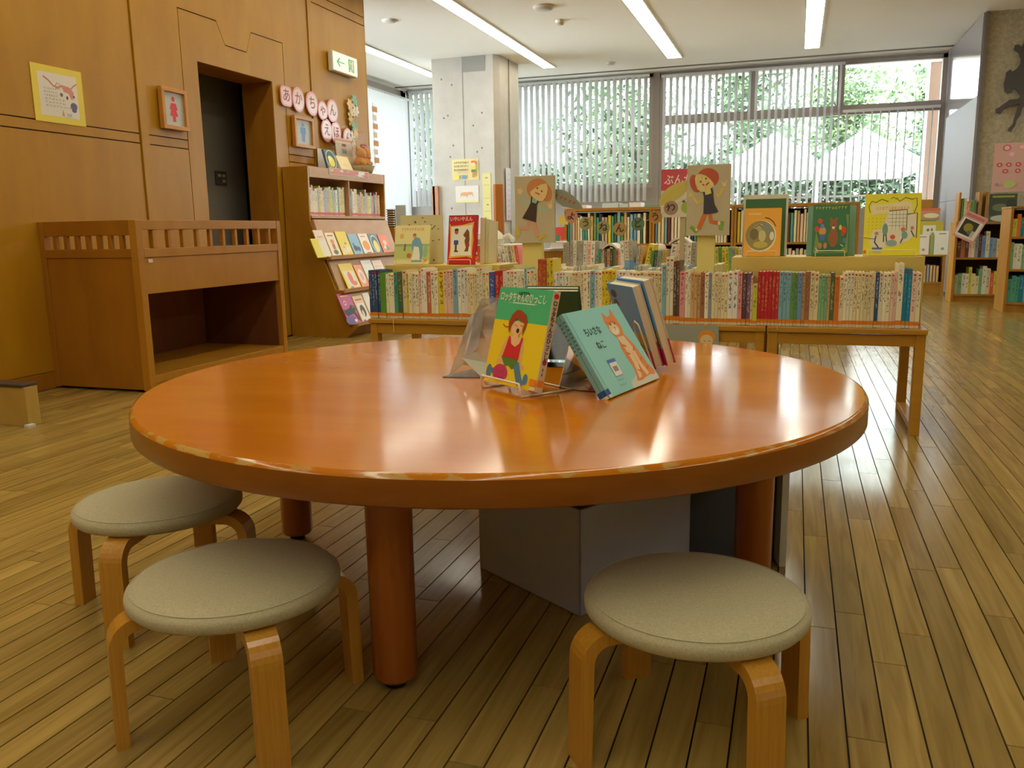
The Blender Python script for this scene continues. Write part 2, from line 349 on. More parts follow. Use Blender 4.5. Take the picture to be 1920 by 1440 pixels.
# vertical blinds
BL, tb, bb, NB = nt('blind_fabric')
bb.inputs['Base Color'].default_value = (*lin((250, 250, 252)), 1); bb.inputs['Roughness'].default_value = .7
_tl = NB('ShaderNodeBsdfTranslucent'); _tl.inputs[0].default_value = (.95, .97, .98, 1); _ms = NB('ShaderNodeMixShader'); _ms.inputs[0].default_value = .55
tb.links.new(bb.outputs[0], _ms.inputs[1]); tb.links.new(_tl.outputs[0], _ms.inputs[2]); tb.links.new(_ms.outputs[0], tb.nodes['Material Output'].inputs[0])
def blind(x0, x1, z0, z1, ang, label, yy=13.27, pitch=.095, sw=.089, alongy=False, xx=0):
    n = int((x1-x0)/pitch); c = ((x0+x1)/2, yy) if not alongy else (xx, (x0+x1)/2)
    r = empty('vertical_blind', (c[0], c[1], z1), label, 'blind')
    mb = MB(); mb.box(x0-c[0], x1-c[0], -.02, .02, 0, .035) if not alongy else mb.box(-.02, .02, x0-c[1], x1-c[1], 0, .035)
    obj('head_rail', mb, M((210, 210, 210), .4), r)
    dx, dy = math.sin(ang)*sw/2, math.cos(ang)*sw/2
    me = MB().hexa([(-dx, -dy, z0-z1), (dx, dy, z0-z1), (dx+.0006, dy, z0-z1), (-dx+.0006, -dy, z0-z1)], [(-dx, -dy, 0), (dx, dy, 0), (dx+.0006, dy, 0), (-dx+.0006, -dy, 0)]).mesh('slat', BL)
    for i in range(n):
        s = bpy.data.objects.new('slat', me); COL.objects.link(s); s.parent = r
        p = x0+pitch*(i+.5)
        s.location = (p-c[0], 0, 0) if not alongy else (0, p-c[1], 0)
        s.rotation_euler = (0, 0, random.uniform(-.05, .05))
blind(-6.2, -2.2, 1.30, 3.13, math.radians(26), 'white vertical blind over the window left of the mullion, right of the pillar')
blind(-2.02, .55, 1.10, 3.10, math.radians(24), 'white vertical blind with open slats over left part of the wide window')
blind(.55, 1.80, 1.10, 2.45, math.radians(22), 'short white vertical blind over the right end of the wide window', pitch=.11, sw=.06)
blind(8.1, 13.3, .35, 3.02, math.radians(62), 'glowing white vertical blind at far left beyond the end of the wooden wall', alongy=True, xx=-6.22)
# ================================================================ concrete pillar
pl = struct('pillar', MB().prism([(-4.84, 11.15), (-3.95, 11.15), (-3.88, 11.22), (-3.86, 11.97), (-4.84, 11.97)], (0, 0, 0), (1, 0, 0), (0, 1, 0), (0, 0, 1), CEILZ), CFINE)
tag(pl, 'square grey concrete pillar with chamfered corner and wooden guards')
obj('corner_guard', MB().prism([(-3.97, 11.13), (-3.94, 11.13), (-3.86, 11.21), (-3.86, 11.25), (-3.885, 11.25), (-3.96, 11.155)], (0, 0, 0), (1, 0, 0), (0, 1, 0), (0, 0, 1), 1.51), wood('guard_wood', (180, 112, 44), (160, 96, 34), (2, 2, .6), .45), pl)
obj('corner_guard', MB().box(-4.87, -4.79, 11.12, 11.16, 0, 1.51).box(-4.88, -4.84, 11.12, 11.2, 0, 1.51), M((186, 128, 92), .5), pl)
obj('form_joint', MB().box(-4.395, -4.389, 11.147, 11.16, 0, CEILZ).box(-3.868, -3.855, 11.55, 11.556, 0, CEILZ), M((150, 144, 132), .8), pl)
obj('patch', MB().box(-4.39, -4.06, 11.146, 11.16, 3.0, CEILZ), M((150, 148, 140), .8), pl, label='darker grey repair patch at the top')
mb = MB()
for px_, pz_ in ((-4.7, 2.93), (-4.55, 2.85), (-4.62, 2.45), (-4.12, 2.46), (-4.68, 2.42), (-4.13, 2.0), (-4.55, 2.05), (-4.25, 2.3), (-4.2, 1.95), (-4.6, 1.9), (-4.6, 1.2)):
    mb.prism(ell(0, 0, .012, .014, 0, 10), (px_, 11.148, pz_), (1, 0, 0), (0, 0, 1), (0, 1, 0), .004)
obj('tie_holes', mb, M((120, 116, 106), .9), pl)
# ================================================================ ceiling lights and fittings
DIF = M((255, 246, 222), .5, 0, STRIP_EMIT); DIFF_FR = M((226, 222, 210), .5)
def strip(x, y0, y1, w, label):
    t = empty('ceiling_light', (x, (y0+y1)/2, CEILZ), label, 'ceiling light')
    h = (y1-y0)/2; k = w/2
    obj('frame', MB().box(-k-.02, -k, -h, h, -.012, .0).box(k, k+.02, -h, h, -.012, 0).box(-k-.02, k+.02, h, h+.02, -.012, 0).box(-k-.02, k+.02, -h-.02, -h, -.012, 0), DIFF_FR, t)
    obj('diffuser', MB().box(-k, k, -h, h, -.008, -.001), DIF, t)
strip(-5.3, 5.0, 12.33, .17, 'long ceiling strip light at far left, behind the wooden wall')
strip(-3.5, -3.4, 12.33, .17, 'long ceiling strip light running towards the concrete pillar')
strip(-1.7, -3.4, 12.33, .19, 'long ceiling strip light, middle of the three in front of windows')
strip(.09, -3.4, 12.40, .18, 'long ceiling strip light at right, pointing at the wide window')
strip(3.6, -3.4, 10.6, .18, 'long ceiling strip light at far right, out over the right bookcases')
def ceil_fit(name, p, r, h, col, label, cat):
    t = empty(name, (p[0], p[1], CEILZ), label, cat)
    obj('base', MB().lathe([(0, -h), (r*.7, -h), (r*.8, -h*.6)], n=24), M(col, .5), t)
    obj('rim', MB().lathe([(r*.8, -h*.6), (r, -h*.4), (r, 0)], n=24), M((230, 226, 214), .5), t)
ceil_fit('smoke_detector', (-2.62, 9.05), .12, .035, (196, 190, 176), 'round white smoke detector on the ceiling, largest of the fittings', 'smoke detector')
ceil_fit('sprinkler_head', (-2.62, 9.69), .055, .05, (190, 170, 130), 'small sprinkler head on the ceiling just beyond the smoke detector', 'sprinkler')
ceil_fit('ceiling_speaker', (-4.38, 8.97), .09, .02, (206, 200, 188), 'small round fitting on ceiling between wooden wall and pillar', 'ceiling fitting')
ceil_fit('sensor', (-2.6, 12.34), .07, .03, (206, 200, 188), 'small round sensor on the ceiling near the window blinds', 'sensor')
# ================================================================ outdoors
struct('ground_outside', MB().box(-30, 30, 13.6, 60, -.3, -.15), M((170, 164, 150), .9))
def tent(x0, x1, y0, y1, ze, zp, label):
    c = ((x0+x1)/2, (y0+y1)/2)
    t = empty('canopy_tent', (c[0], c[1], -.15), label, 'tent', 'white canopy tents outside')
    e = ze+.15; p = zp+.15; X0, X1, Y0, Y1 = x0-c[0], x1-c[0], y0-c[1], y1-c[1]
    mb = MB(); C = [(X0, Y0, e), (X1, Y0, e), (X1, Y1, e), (X0, Y1, e)]
    for i in range(4):
        a, b = Vector(C[i]), Vector(C[(i+1) % 4]); pk = Vector((0, 0, p)); m_ = (a+b)/2*.5+pk*.5-Vector((0, 0, .06))
        mb._add([a, b, pk], [(0, 1, 2)], 0); dn = Vector((0, 0, -.28)); mb._add([a+dn, b+dn, b, a], [(0, 1, 2, 3)], 0)
    o = obj('canopy', mb, M((250, 250, 250), .6), t); s = o.modifiers.new('s', 'SOLIDIFY'); s.thickness = .01
    for q in C: obj('pole', MB().box(q[0]-.02, q[0]+.02, q[1]-.02, q[1]+.02, 0, e), M((200, 200, 205), .4, .6), t)
    return t
YT = 17.5
a, b, c_, d_ = aty(1370, 303, YT), aty(1533, 300, YT), aty(1722, 297, YT), aty(1470, 250, YT+1)
tent(a.x, b.x-.02, YT, YT+2.4, a.z, aty(1470, 246, YT+1.2).z, 'white peaked canopy tent outside the window, left one of two')
tent(b.x+.02, c_.x, YT, YT+2.4, b.z, aty(1625, 240, YT+1.2).z, 'white peaked canopy tent outside the window, right one of two')
# foliage: leaf clusters on branches
LEAF = [M(c, .6) for c in ((74, 98, 64), (54, 76, 50), (104, 128, 80))]
def tree(x, y, h, r, n, label, zc=None, lm=0, trunk=(110, 98, 84)):
    t = empty('tree', (x, y, -.15), label, 'tree', 'trees outside the windows')
    rd = random.Random(int(x*100+y*7)); zc = zc or h*.65
    mb = MB(); mb.tube([(0, 0, 0), (.05, .03, h*.4), (-.04, .0, h*.8)], [.12, .09, .04], 8)
    for k in range(7):
        a = rd.uniform(0, 6.28); z = rd.uniform(.3, .75)*h; mb.tube([(0, 0, z), (math.cos(a)*r*.45, math.sin(a)*r*.45, z+.35*r), (math.cos(a)*r*.8, math.sin(a)*r*.8, z+.5*r)], [.05, .035, .015], 5)
    obj('trunk', mb, M(trunk, .8), t)
    mb = MB()
    cl = [(rd.gauss(0, r*.42), rd.gauss(0, r*.42), zc+rd.gauss(0, h*.22)) for _ in range(max(6, n//60))]
    for i in range(n):
        c = rd.choice(cl); p = Vector((c[0]+rd.gauss(0, .28), c[1]+rd.gauss(0, .28), c[2]+rd.gauss(0, .26)))
        u = Vector((rd.gauss(0, 1), rd.gauss(0, 1), rd.gauss(0, .6))).normalized()*.11; w_ = u.orthogonal().normalized()*.05
        mb._add([p-u, p+w_, p+u, p-w_], [(0, 1, 2, 3)], rd.choice((0, 0, 1, 2)))
    o = obj('foliage', mb, LEAF if not lm else [LEAF[2], LEAF[0], LEAF[2]], t); o['kind'] = 'stuff'
tree(-7.6, 17.4, 5.2, 1.3, 2200, 'leafy tree outside behind the left window, nearest the pillar')
tree(-4.6, 22.8, 5.6, 1.5, 2600, 'leafy tree outside, in the middle of the left window')
tree(-3.1, 16.9, 4.2, .9, 1500, 'slim leafy tree outside, just left of the thick mullion', trunk=(96, 86, 76))
tree(-1.3, 23.8, 5.8, 1.4, 3600, 'tree outside seen above the left tent')
tree(1.2, 27.0, 6.4, 1.6, 5200, 'bright green tree outside seen between the two tents', lm=1)
tree(3.6, 23.4, 5.6, 1.3, 5200, 'bright green tree outside, behind the right tent and post', lm=1)
hd = MB()
rd = random.Random(5)
for i in range(15000):
    p = Vector((rd.uniform(-9, 3.6), rd.uniform(20.3, 20.9), rd.uniform(-.1, 2.5)-.0)); u = Vector((rd.gauss(0, 1), rd.gauss(0, 1), rd.gauss(0, .6))).normalized()*.10; w_ = u.orthogonal().normalized()*.055
    hd._add([p-u, p+w_, p+u, p-w_], [(0, 1, 2, 3)], rd.choice((0, 1, 1)))
tag(obj('hedge', hd, LEAF), 'dark green clipped hedge outside below the tents', 'hedge', kind='stuff')
t = empty('garden_fence', (0, 19.3, -.15), 'thin horizontal-railed fence outside below the tents', 'fence')
for z in (.5, .9, 1.3, 1.6): obj('rail', MB().box(-9, 3.6, -.02, .02, z, z+.04), M((120, 112, 104), .6), t)
for x in (-8, -6, -4, -2, 0, 1.8, 3.4): obj('post', MB().box(x-.03, x+.03, -.03, .03, 0, 1.7), M((120, 112, 104), .6), t)
a, b = aty(1733, 300, 14.2), aty(1762, 300, 14.2)
struct('outer_pillar', MB().box(a.x, b.x+.05, 14.2, 14.6, -.15, 3.6), M((176, 150, 140), .8))
# ================================================================ round table
TC, TR, TZ, TT = Vector((-.725, 2.06, 0)), .897, .517, .059
def table_top_mat(worn):
    m, t, b, N = nt('table_rim_worn' if worn else 'table_top_lacquer'); L = t.links.new
    tc = N('ShaderNodeTexCoord'); mp = N('ShaderNodeMapping'); mp.inputs['Scale'].default_value = (1.2, 3.2, 3); L(tc.outputs['Object'], mp.inputs[0])
    n = N('ShaderNodeTexNoise'); n.inputs['Scale'].default_value = 1.8; n.inputs['Detail'].default_value = 5; L(mp.outputs[0], n.inputs['Vector'])
    r = N('ShaderNodeValToRGB'); e = r.color_ramp.elements; e[0].position = .3; e[1].position = .7
    e[0].color = (*lin((196, 113, 14)), 1); e[1].color = (*lin((212, 131, 24)), 1); L(n.outputs['Fac'], r.inputs[0])
    n2 = N('ShaderNodeTexNoise'); n2.inputs['Scale'].default_value = 22 if worn else 34; n2.inputs['Detail'].default_value = 4
    mp2 = N('ShaderNodeMapping'); mp2.inputs['Scale'].default_value = (.35, 1, 1) if not worn else (1, 1, 3); L(tc.outputs['Object'], mp2.inputs[0]); L(mp2.outputs[0], n2.inputs['Vector'])
    r2 = N('ShaderNodeValToRGB'); r2.color_ramp.elements[0].position = .51 if worn else .83; r2.color_ramp.elements[1].position = .56 if worn else .85
    L(n2.outputs['Fac'], r2.inputs[0]); mx = N('ShaderNodeMix'); mx.data_type = 'RGBA'
    L(r2.outputs[0], mx.inputs[0]); L(r.outputs[0], mx.inputs[6]); mx.inputs[7].default_value = (*lin((204, 160, 84)), 1); L(mx.outputs[2], b.inputs['Base Color'])
    n3 = N('ShaderNodeTexNoise'); n3.inputs['Scale'].default_value = 6; L(tc.outputs['Object'], n3.inputs['Vector'])
    mr = N('ShaderNodeMapRange'); mr.inputs['To Min'].default_value = .10; mr.inputs['To Max'].default_value = .17; L(n3.outputs['Fac'], mr.inputs[0]); L(mr.outputs[0], b.inputs['Roughness'])
    b.inputs['Specular IOR Level'].default_value = .6
    n4 = N('ShaderNodeTexNoise'); n4.inputs['Scale'].default_value = 9; L(tc.outputs['Object'], n4.inputs['Vector'])
    bp = N('ShaderNodeBump'); bp.inputs['Strength'].default_value = .012 if not worn else .25; bp.inputs['Distance'].default_value = .003; L(n4.outputs['Fac'], bp.inputs['Height']); L(bp.outputs[0], b.inputs['Normal'])
    return m
t = empty('round_table', TC, 'large round orange-brown wooden table with worn edge, in the middle of the room', 'table')
c = .0095
top = MB().lathe([(0, TZ), (TR-c, TZ)], n=160).lathe([(TR-c-.0005, TZ), (TR-c*.4, TZ-c*.25), (TR, TZ-c)], n=160, mis=[1, 1]).lathe([(TR, TZ-c), (TR, TZ-TT+.004), (TR-.004, TZ-TT), (0, TZ-TT)], n=160, mis=[2, 2, 2])
top.f = [f[::-1] for f in top.f]
obj('tabletop', top, [table_top_mat(False), table_top_mat(True), EDGEW], t)
for k in range(4):
    a = math.radians(-90.5+90*k); p = (.655*math.cos(a), .655*math.sin(a), 0)
    l = obj('leg', MB().lathe([(0, .018), (.040, .018), (.0445, .026), (.0465, TZ-TT)], n=32), LEGW, t); l.location = p
    g = obj('glide', MB().lathe([(0, 0), (.022, 0), (.022, .018)], n=20), M((24, 22, 20), .5), l)
for l in t.children:
    pass
# ================================================================ stools
def fabric():
    m, t, b, N = nt('woven_seat_cover'); L = t.links.new
    tc = N('ShaderNodeTexCoord'); n = N('ShaderNodeTexNoise'); n.inputs['Scale'].default_value = 260; n.inputs['Detail'].default_value = 2; L(tc.outputs['Object'], n.inputs['Vector'])
    r = N('ShaderNodeValToRGB'); r.color_ramp.elements[0].position = .3; r.color_ramp.elements[1].position = .7
    r.color_ramp.elements[0].color = (*lin((176, 168, 130)), 1); r.color_ramp.elements[1].color = (*lin((194, 186, 148)), 1); L(n.outputs['Fac'], r.inputs[0]); L(r.outputs[0], b.inputs['Base Color'])
    b.inputs['Roughness'].default_value = .75; b.inputs['Sheen Weight'].default_value = .15
    bp = N('ShaderNodeBump'); bp.inputs['Strength'].default_value = .25; bp.inputs['Distance'].default_value = .002; L(n.outputs['Fac'], bp.inputs['Height']); L(bp.outputs[0], b.inputs['Normal']); return m
FAB = fabric()
SR, SZ = .193, .286
def stool():
    r = empty('stool', (0, 0, 0), 'round beige padded stool', 'stool')
    prof = [(0, SZ), (.08, SZ-.0006), (.14, SZ-.003), (.168, SZ-.007), (.182, SZ-.012), (SR-.002, SZ-.019), (SR, SZ-.026), (SR-.001, SZ-.036), (SR-.006, SZ-.042), (SR-.02, SZ-.045), (0, SZ-.045)]
    mb = MB().lathe(prof, n=72); mb.f = [f[::-1] for f in mb.f]
    obj('seat_cushion', mb, FAB, r)
    mb = MB().tube([(.1835*math.cos(a), .1835*math.sin(a), SZ-.0115) for a in (2*math.pi*k/72 for k in range(72))], .0007, 6, 0, True)
    obj('piping', mb, M((204, 196, 160), .8), r.children[0])
    zt = SZ-.046
    for k in range(4):
        path = [(.09, zt-.011), (.165, zt-.011)]
        R = .042; cx, cz = .172, zt-.011-R
        for i in range(9):
            a = math.pi/2*(1-i/8); path.append((cx+R*math.cos(a), cz+R*math.sin(a)))
        path += [(.216, .10), (.218, 0)]
        th = .0115; hw = .0265
        outer = []; inner = []
        for i, p in enumerate(path):
            q = path[max(i-1, 0)]; s = path[min(i+1, len(path)-1)]; dx, dz = s[0]-q[0], s[1]-q[1]; d = math.hypot(dx, dz)
            nx, nz = -dz/d, dx/d
            outer.append((p[0]+nx*th, p[1]+nz*th)); inner.append((p[0]-nx*th, p[1]-nz*th))
        outer[-1] = (outer[-1][0], 0); inner[-1] = (inner[-1][0], 0)
        poly = outer+inner[::-1]
        l = obj('leg', MB().prism(poly, (0, hw, 0), (1, 0, 0), (0, 0, 1), (0, -1, 0), hw*2), STOOLW, r, .0025)
        l.rotation_euler = (0, 0, math.pi/2*k)
    return r
s0 = stool(); S = [s0, copy_tree(s0), copy_tree(s0)]
for s, (x, y, a, lb) in zip(S, ((-.141, 1.40, 37, 'beige padded stool at the right front of the round table, nearest the grey box'),
                                (-.970, 1.24, 48, 'beige padded stool in the left foreground, in front of the other left stool'),
                                (-1.44, 1.58, 13, 'beige padded stool at far left, pushed partly under the round table'))):
    s.location = (x, y, 0); s.rotation_euler = (0, 0, math.radians(a)); tag(s, lb, 'stool', 'round padded stools')
# ================================================================ boxes under the table
d1 = (Vector((-.774, 2.004, 0))-Vector((-.445, 1.797, 0))); d1n = d1.normalized(); d2n = Vector((-d1n.y, d1n.x, 0))*-1
t = empty('storage_box', (-.445, 1.797, 0), 'open-topped grey-white cardboard box on the floor under the round table', 'box', mtx=frame((-.445, 1.797, 0), -d1n, (0, 0, 1)))
# local frame: x towards the near corner, y up, z out of the left face; box runs back in -z
GRYW = M((186, 190, 204), .6); BW, BD, BH = .389, .40, .262
mb = MB()
mb.box(-BW, 0, 0, BH, -.006, 0).box(-.006, 0, 0, BH, -BD, 0).box(-BW, -BW+.006, 0, BH, -BD, 0).box(-BW, 0, 0, BH, -BD, -BD+.006).box(-BW, 0, 0, .005, -BD, 0)
obj('box_body', mb, GRYW, t, .002)
obj('dark_block', MB().box(-BW+.02, -.02, .01, BH-.012, -.22, -.02), M((66, 58, 66), .6), t)  # plain dark block inside the box, reaching nearly to its open top
q = atz(1290, 1090, 0)
t = empty('grey_box', (-.165, 2.36, 0), 'dark grey box with a pale edge panel, standing behind the right table leg', 'box', rz=.25)
obj('box_body', MB().box(-.21, .12, -.10, .22, 0, .40), M((92, 96, 104), .6), t, .003)
obj('edge_panel', MB().box(.122, .140, -.16, .22, 0, .42), M((226, 230, 218), .5), t, .001)
# low step at the left edge
t = empty('low_step', (-2.75, 2.75, 0), 'pale wooden step box with dark top at the left edge', 'step')
a = atz(55, 800, 0); t.location = (a.x, a.y, 0)
obj('riser', MB().box(-.6, -.002, 0, .02, 0, .19), wood('step_wood', (196, 166, 86), (182, 150, 72), (2, 2, 1), .5), t, .002)
obj('riser', MB().box(-.04, -.01, .02, .08, 0, .19), bpy.data.materials['step_wood'], t, .002)
obj('top', MB().box(-.6, -.01, -.006, .08, .19, .205), M((72, 58, 42), .6), t, .003)
obj('foot', MB().box(-.01, .02, -.02, .02, 0, .012), M((220, 220, 210), .5), t)
# ================================================================ panelled cabinet with balustrade on the left
Y0, Y1, XF = 3.86, 5.27, -3.50
t = empty('railed_cabinet', ((XW+XF)/2, (Y0+Y1)/2, 0), 'brown wooden cabinet with baluster rail and open lower bay against the panelled wall', 'cabinet')
O = t.location
def cb(name, x0, x1, y0, y1, z0, z1, m=CABW, par=None, bev=.003, label=None): return obj(name, MB().box(x0-O.x, x1-O.x, y0-O.y, y1-O.y, z0, z1), m, par or t, bev, label=label)
H = .985
CABL = wood('cabinet_face_wood', (188, 134, 40), (174, 119, 30), (2, 2, .6), .42, 0, 4)
cb('side_panel', XW+.041, XF-.051, Y0+.004, Y0+.02, .015, .775)
cb('corner_post', XF-.05, XF, Y0, Y0+.05, .01, H, CABL)
cb('corner_post', XF-.045, XF, Y1-.045, Y1, .01, H, CABL)
cb('corner_post', XW, XW+.04, Y0, Y0+.045, .01, H)
cb('top_rail', XW+.04, XF-.05, Y0+.003, Y0+.035, .90, H)
cb('top_rail', XF-.04, XF-.003, Y0+.05, Y1-.045, .93, H, CABL)
cb('lower_rail', XW+.04, XF-.05, Y0-.002, Y0+.035, .775, .825)
cb('lower_rail', XF-.04, XF+.0, Y0+.05, Y1-.045, .775, .825, CABL)
for i in range(7): xx = XW+.10+i*(XF-XW-.15)/7; cb('baluster', xx, xx+.026, Y0+.005, Y0+.03, .825, .90)
for i in range(10): yy = Y0+.14+i*(Y1-Y0-.15)/10; cb('baluster', XF-.035, XF-.01, yy, yy+.026, .825, .93, CABL)
cb('front_panel', XF-.03, XF-.008, Y0+.05, Y1-.045, .567, .775, CABL)
cb('counter', XW, XF-.031, Y0+.021, Y1-.026, .74, .765)
cb('side_panel', XW, XF-.046, Y1-.025, Y1-.005, .01, .80)
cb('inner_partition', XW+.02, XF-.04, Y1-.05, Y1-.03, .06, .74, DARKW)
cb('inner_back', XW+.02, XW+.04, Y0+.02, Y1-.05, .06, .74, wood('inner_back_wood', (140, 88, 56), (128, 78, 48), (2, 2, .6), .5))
cb('base_shelf', XW+.02, XF-.005, Y0+.05, Y1-.045, .05, .095, CABL)
cb('plinth', XF-.04, XF-.01, Y0+.05, Y1-.045, .0, .05, CABL)
cb('small_label', XF-.0, XF+.0015, Y0+.075, Y0+.11, .745, .765, M((232, 210, 200), .5), label='tiny white and red label')
# ================================================================ picture-book rack against the panelled wall
RY0, RY1 = 6.40, 7.83
RX = XW+.014
t = empty('picture_book_rack', (-3.95, (RY0+RY1)/2, 0), 'stepped wooden picture-book rack with cubbies above sloping ledges, against panelled wall', 'rack')
RO = t.location
RACKS = wood('rack_side_wood', (180, 130, 34), (166, 115, 26), (2, 2, .6), .4, .1, 4)
RACKP = wood('rack_shelf_wood', (206, 164, 122), (196, 152, 108), (4, 2, 4), .45, 0, 3)
prof = [(RX, 0), (RX, 1.456), (-3.948, 1.456), (-3.957, 1.01), (-3.85, .70), (-3.775, .692), (-3.775, .666), (-3.842, .665), (-3.738, .41), (-3.66, .406), (-3.66, .38), (-3.722, .38), (-3.62, .121), (-3.545, .118), (-3.545, .095), (-3.65, .0)]
def rprism(pts, y0, y1): return MB().prism([(a-RO.x, b) for a, b in pts], (0, y0-RO.y, 0), (1, 0, 0), (0, 0, 1), (0, 1, 0), y1-y0)
obj('side_panel', rprism(prof, RY0, RY0+.025), RACKS, t, .003)
obj('side_panel', rprism(prof, RY1-.025, RY1), RACKS, t, .003)
def rb(name, x0, x1, y0, y1, z0, z1, m=RACKP, bev=.002): return obj(name, MB().box(x0-RO.x, x1-RO.x, y0-RO.y, y1-RO.y, z0, z1), m, t, bev)
rb('top_board', RX, -3.95, RY0+.025, RY1-.025, 1.435, 1.456)
rb('fascia', -3.965, -3.948, RY0+.025, RY1-.025, 1.365, 1.437)
rb('cubby_shelf', RX, -3.945, RY0+.025, RY1-.025, 1.02, 1.045)
rb('divider', RX, -3.955, 7.10, 7.12, 1.045, 1.365)
rb('back_board', RX, RX+.015, RY0+.025, RY1-.025, .1, 1.435)
LED = [(-3.83, .69, -3.955, 1.01), (-3.715, .405, -3.84, .685), (-3.60, .12, -3.72, .40)]
for k, (lx, lz, bx, bz) in enumerate(LED):
    obj('sloping_panel', rprism([(lx-.02, lz), (lx, lz), (bx+.02, bz), (bx, bz)], RY0+.025, RY1-.025), RACKP if k == 0 else wood('rack_slope_wood%d' % k, (190, 148, 84), (178, 134, 70), (4, 2, 4), .45), t)
    rb('ledge', lx-.01, lx+.055, RY0+.02, RY1-.02, lz-.022, lz)
    rb('ledge_lip', lx+.048, lx+.056, RY0+.02, RY1-.02, lz, lz+.012)
rb('plinth', -3.68, -3.66, RY0+.025, RY1-.025, 0, .1, RACKS)
# ================================================================ display tables with book ledges (middle of the room)
DTZ = .458; YF = 3.86; YB = 4.42
XL, XM, XR = -2.075, -.109, .540
def dtable(x0, x1, label, mid=()):
    t = empty('display_table', ((x0+x1)/2, (YF+YB)/2, 0), label, 'table', 'low display tables'); o = t.location
    def b(n, *a, bev=.003): a = list(a); return obj(n, MB().box(a[0]-o.x, a[1]-o.x, a[2]-o.y, a[3]-o.y, a[4], a[5]), SHELFW, t, bev)
    b('tabletop', x0, x1, YF, YB, DTZ-.022, DTZ)
    b('apron', x0+.03, x1-.03, YF+.015, YF+.033, DTZ-.075, DTZ-.026); b('apron', x0+.03, x1-.03, YB-.035, YB-.017, DTZ-.075, DTZ-.026)
    for xx in (x0+.005, x1-.045): b('leg', xx, xx+.04, YF+.01, YF+.06, 0, DTZ-.022); b('leg', xx, xx+.04, YB-.06, YB-.01, 0, DTZ-.022); b('foot_rail', xx, xx+.04, YF+.06, YB-.06, .02, .05)
    return t
dtable(XL, XM-.003, 'long low wooden display table carrying the book row, left of the seam')
dtable(XM+.003, XR, 'shorter low wooden display table at the right end of the book row, foot frame visible')
# risers behind the book row
def riser(name, x0, x1, y0, y1, z1, label):
    t = empty(name, ((x0+x1)/2, (y0+y1)/2, DTZ), label, 'riser'); o = t.location
    obj('front_board', MB().box(x0-o.x, x1-o.x, y0-o.y, y0-o.y+.012, 0, z1-DTZ), RISERW, t, .001)
    obj('top_board', MB().box(x0-o.x, x1-o.x, y0-o.y+.012, y1-o.y, z1-DTZ-.012, z1-DTZ), RISERW, t, .001)
    obj('end_board', MB().box(x0-o.x, x0-o.x+.012, y0-o.y+.012, y1-o.y, 0, z1-DTZ-.012), RISERW, t)
    obj('end_board', MB().box(x1-o.x-.012, x1-o.x, y0-o.y+.012, y1-o.y, 0, z1-DTZ-.012), RISERW, t)
    obj('back_board', MB().box(x0-o.x+.012, x1-o.x-.012, y1-o.y-.012, y1-o.y, 0, z1-DTZ-.012), RISERW, t)
YR = 4.06
riser('book_riser', aty(1372, 483, YR).x, .534, YR, 4.36, .755, 'pale board riser behind right half of the book row')
riser('book_riser', aty(722, 497, YR).x, aty(937, 494, YR).x, YR, 4.36, .722, 'pale board riser behind the left end of the book row')
# under-table posters
def flat(name, O_, ex, up, w, h, col, label, cat, th=.003, group=None, rough=.5):
    m = frame(O_, ex, up); t = empty(name, None, label, cat, group, mtx=m)
    obj('sheet', MB().box(0, w, 0, h, -th, 0), M(col, rough), t); return t
a = aty(1178, 608, YF-.006); b = aty(1348, 611, YF-.006)
t = flat('poster', (a.x, YF-.004, DTZ-.20), (1, 0, 0), (0, 0, 1), b.x-a.x, .20, (166, 172, 156), 'grey-green poster with an orange-haired paper face, hung below the tabletop edge', 'poster')
w_ = b.x-a.x
art('paper_face', t, w_, .2, [((222, 150, 56), ell(.87, .74, .092, .17)), ((226, 200, 146), ell(.87, .66, .07, .14)), ((120, 96, 70), line([(.84, .66), (.86, .65)], .012)), ((120, 96, 70), line([(.89, .65), (.91, .66)], .012)), ((196, 86, 60), line([(.85, .55), (.89, .55)], .014))])
# ================================================================ signboards on yellow posts, and the garland
YS = 4.10
def signboard(px0, px1, pz0, pz1, post, postz, items, label, side_x):
    a = aty(px0, pz0, YS); b = aty(px1, pz1, YS); w = b.x-a.x; h = a.z-b.z
    t = empty('girl_signboard', (a.x+w/2, YS, DTZ), label, 'sign', 'cut-paper girl signboards')
    L0 = Vector((a.x, YS, b.z))-t.location
    obj('board', MB().box(L0.x, L0.x+w, 0, .022, L0.z, L0.z+h), M((204, 194, 156), .7), t, .001)
    p0, p1 = aty(post[0], 470, YS+.03).x, aty(post[1], 470, YS+.03).x
    obj('post', MB().box(p0-t.location.x, p1-t.location.x, .024, .064, 0, L0.z+.12), M((240, 226, 134), .6), t, .001)
    m = Matrix.Translation(L0) @ Matrix(((1, 0, 0, 0), (0, 0, -1, 0), (0, 1, 0, 0), (0, 0, 0, 1)))
    art('paper_girl', t, w, h, items, mtx=m, step=.0004)
    return t
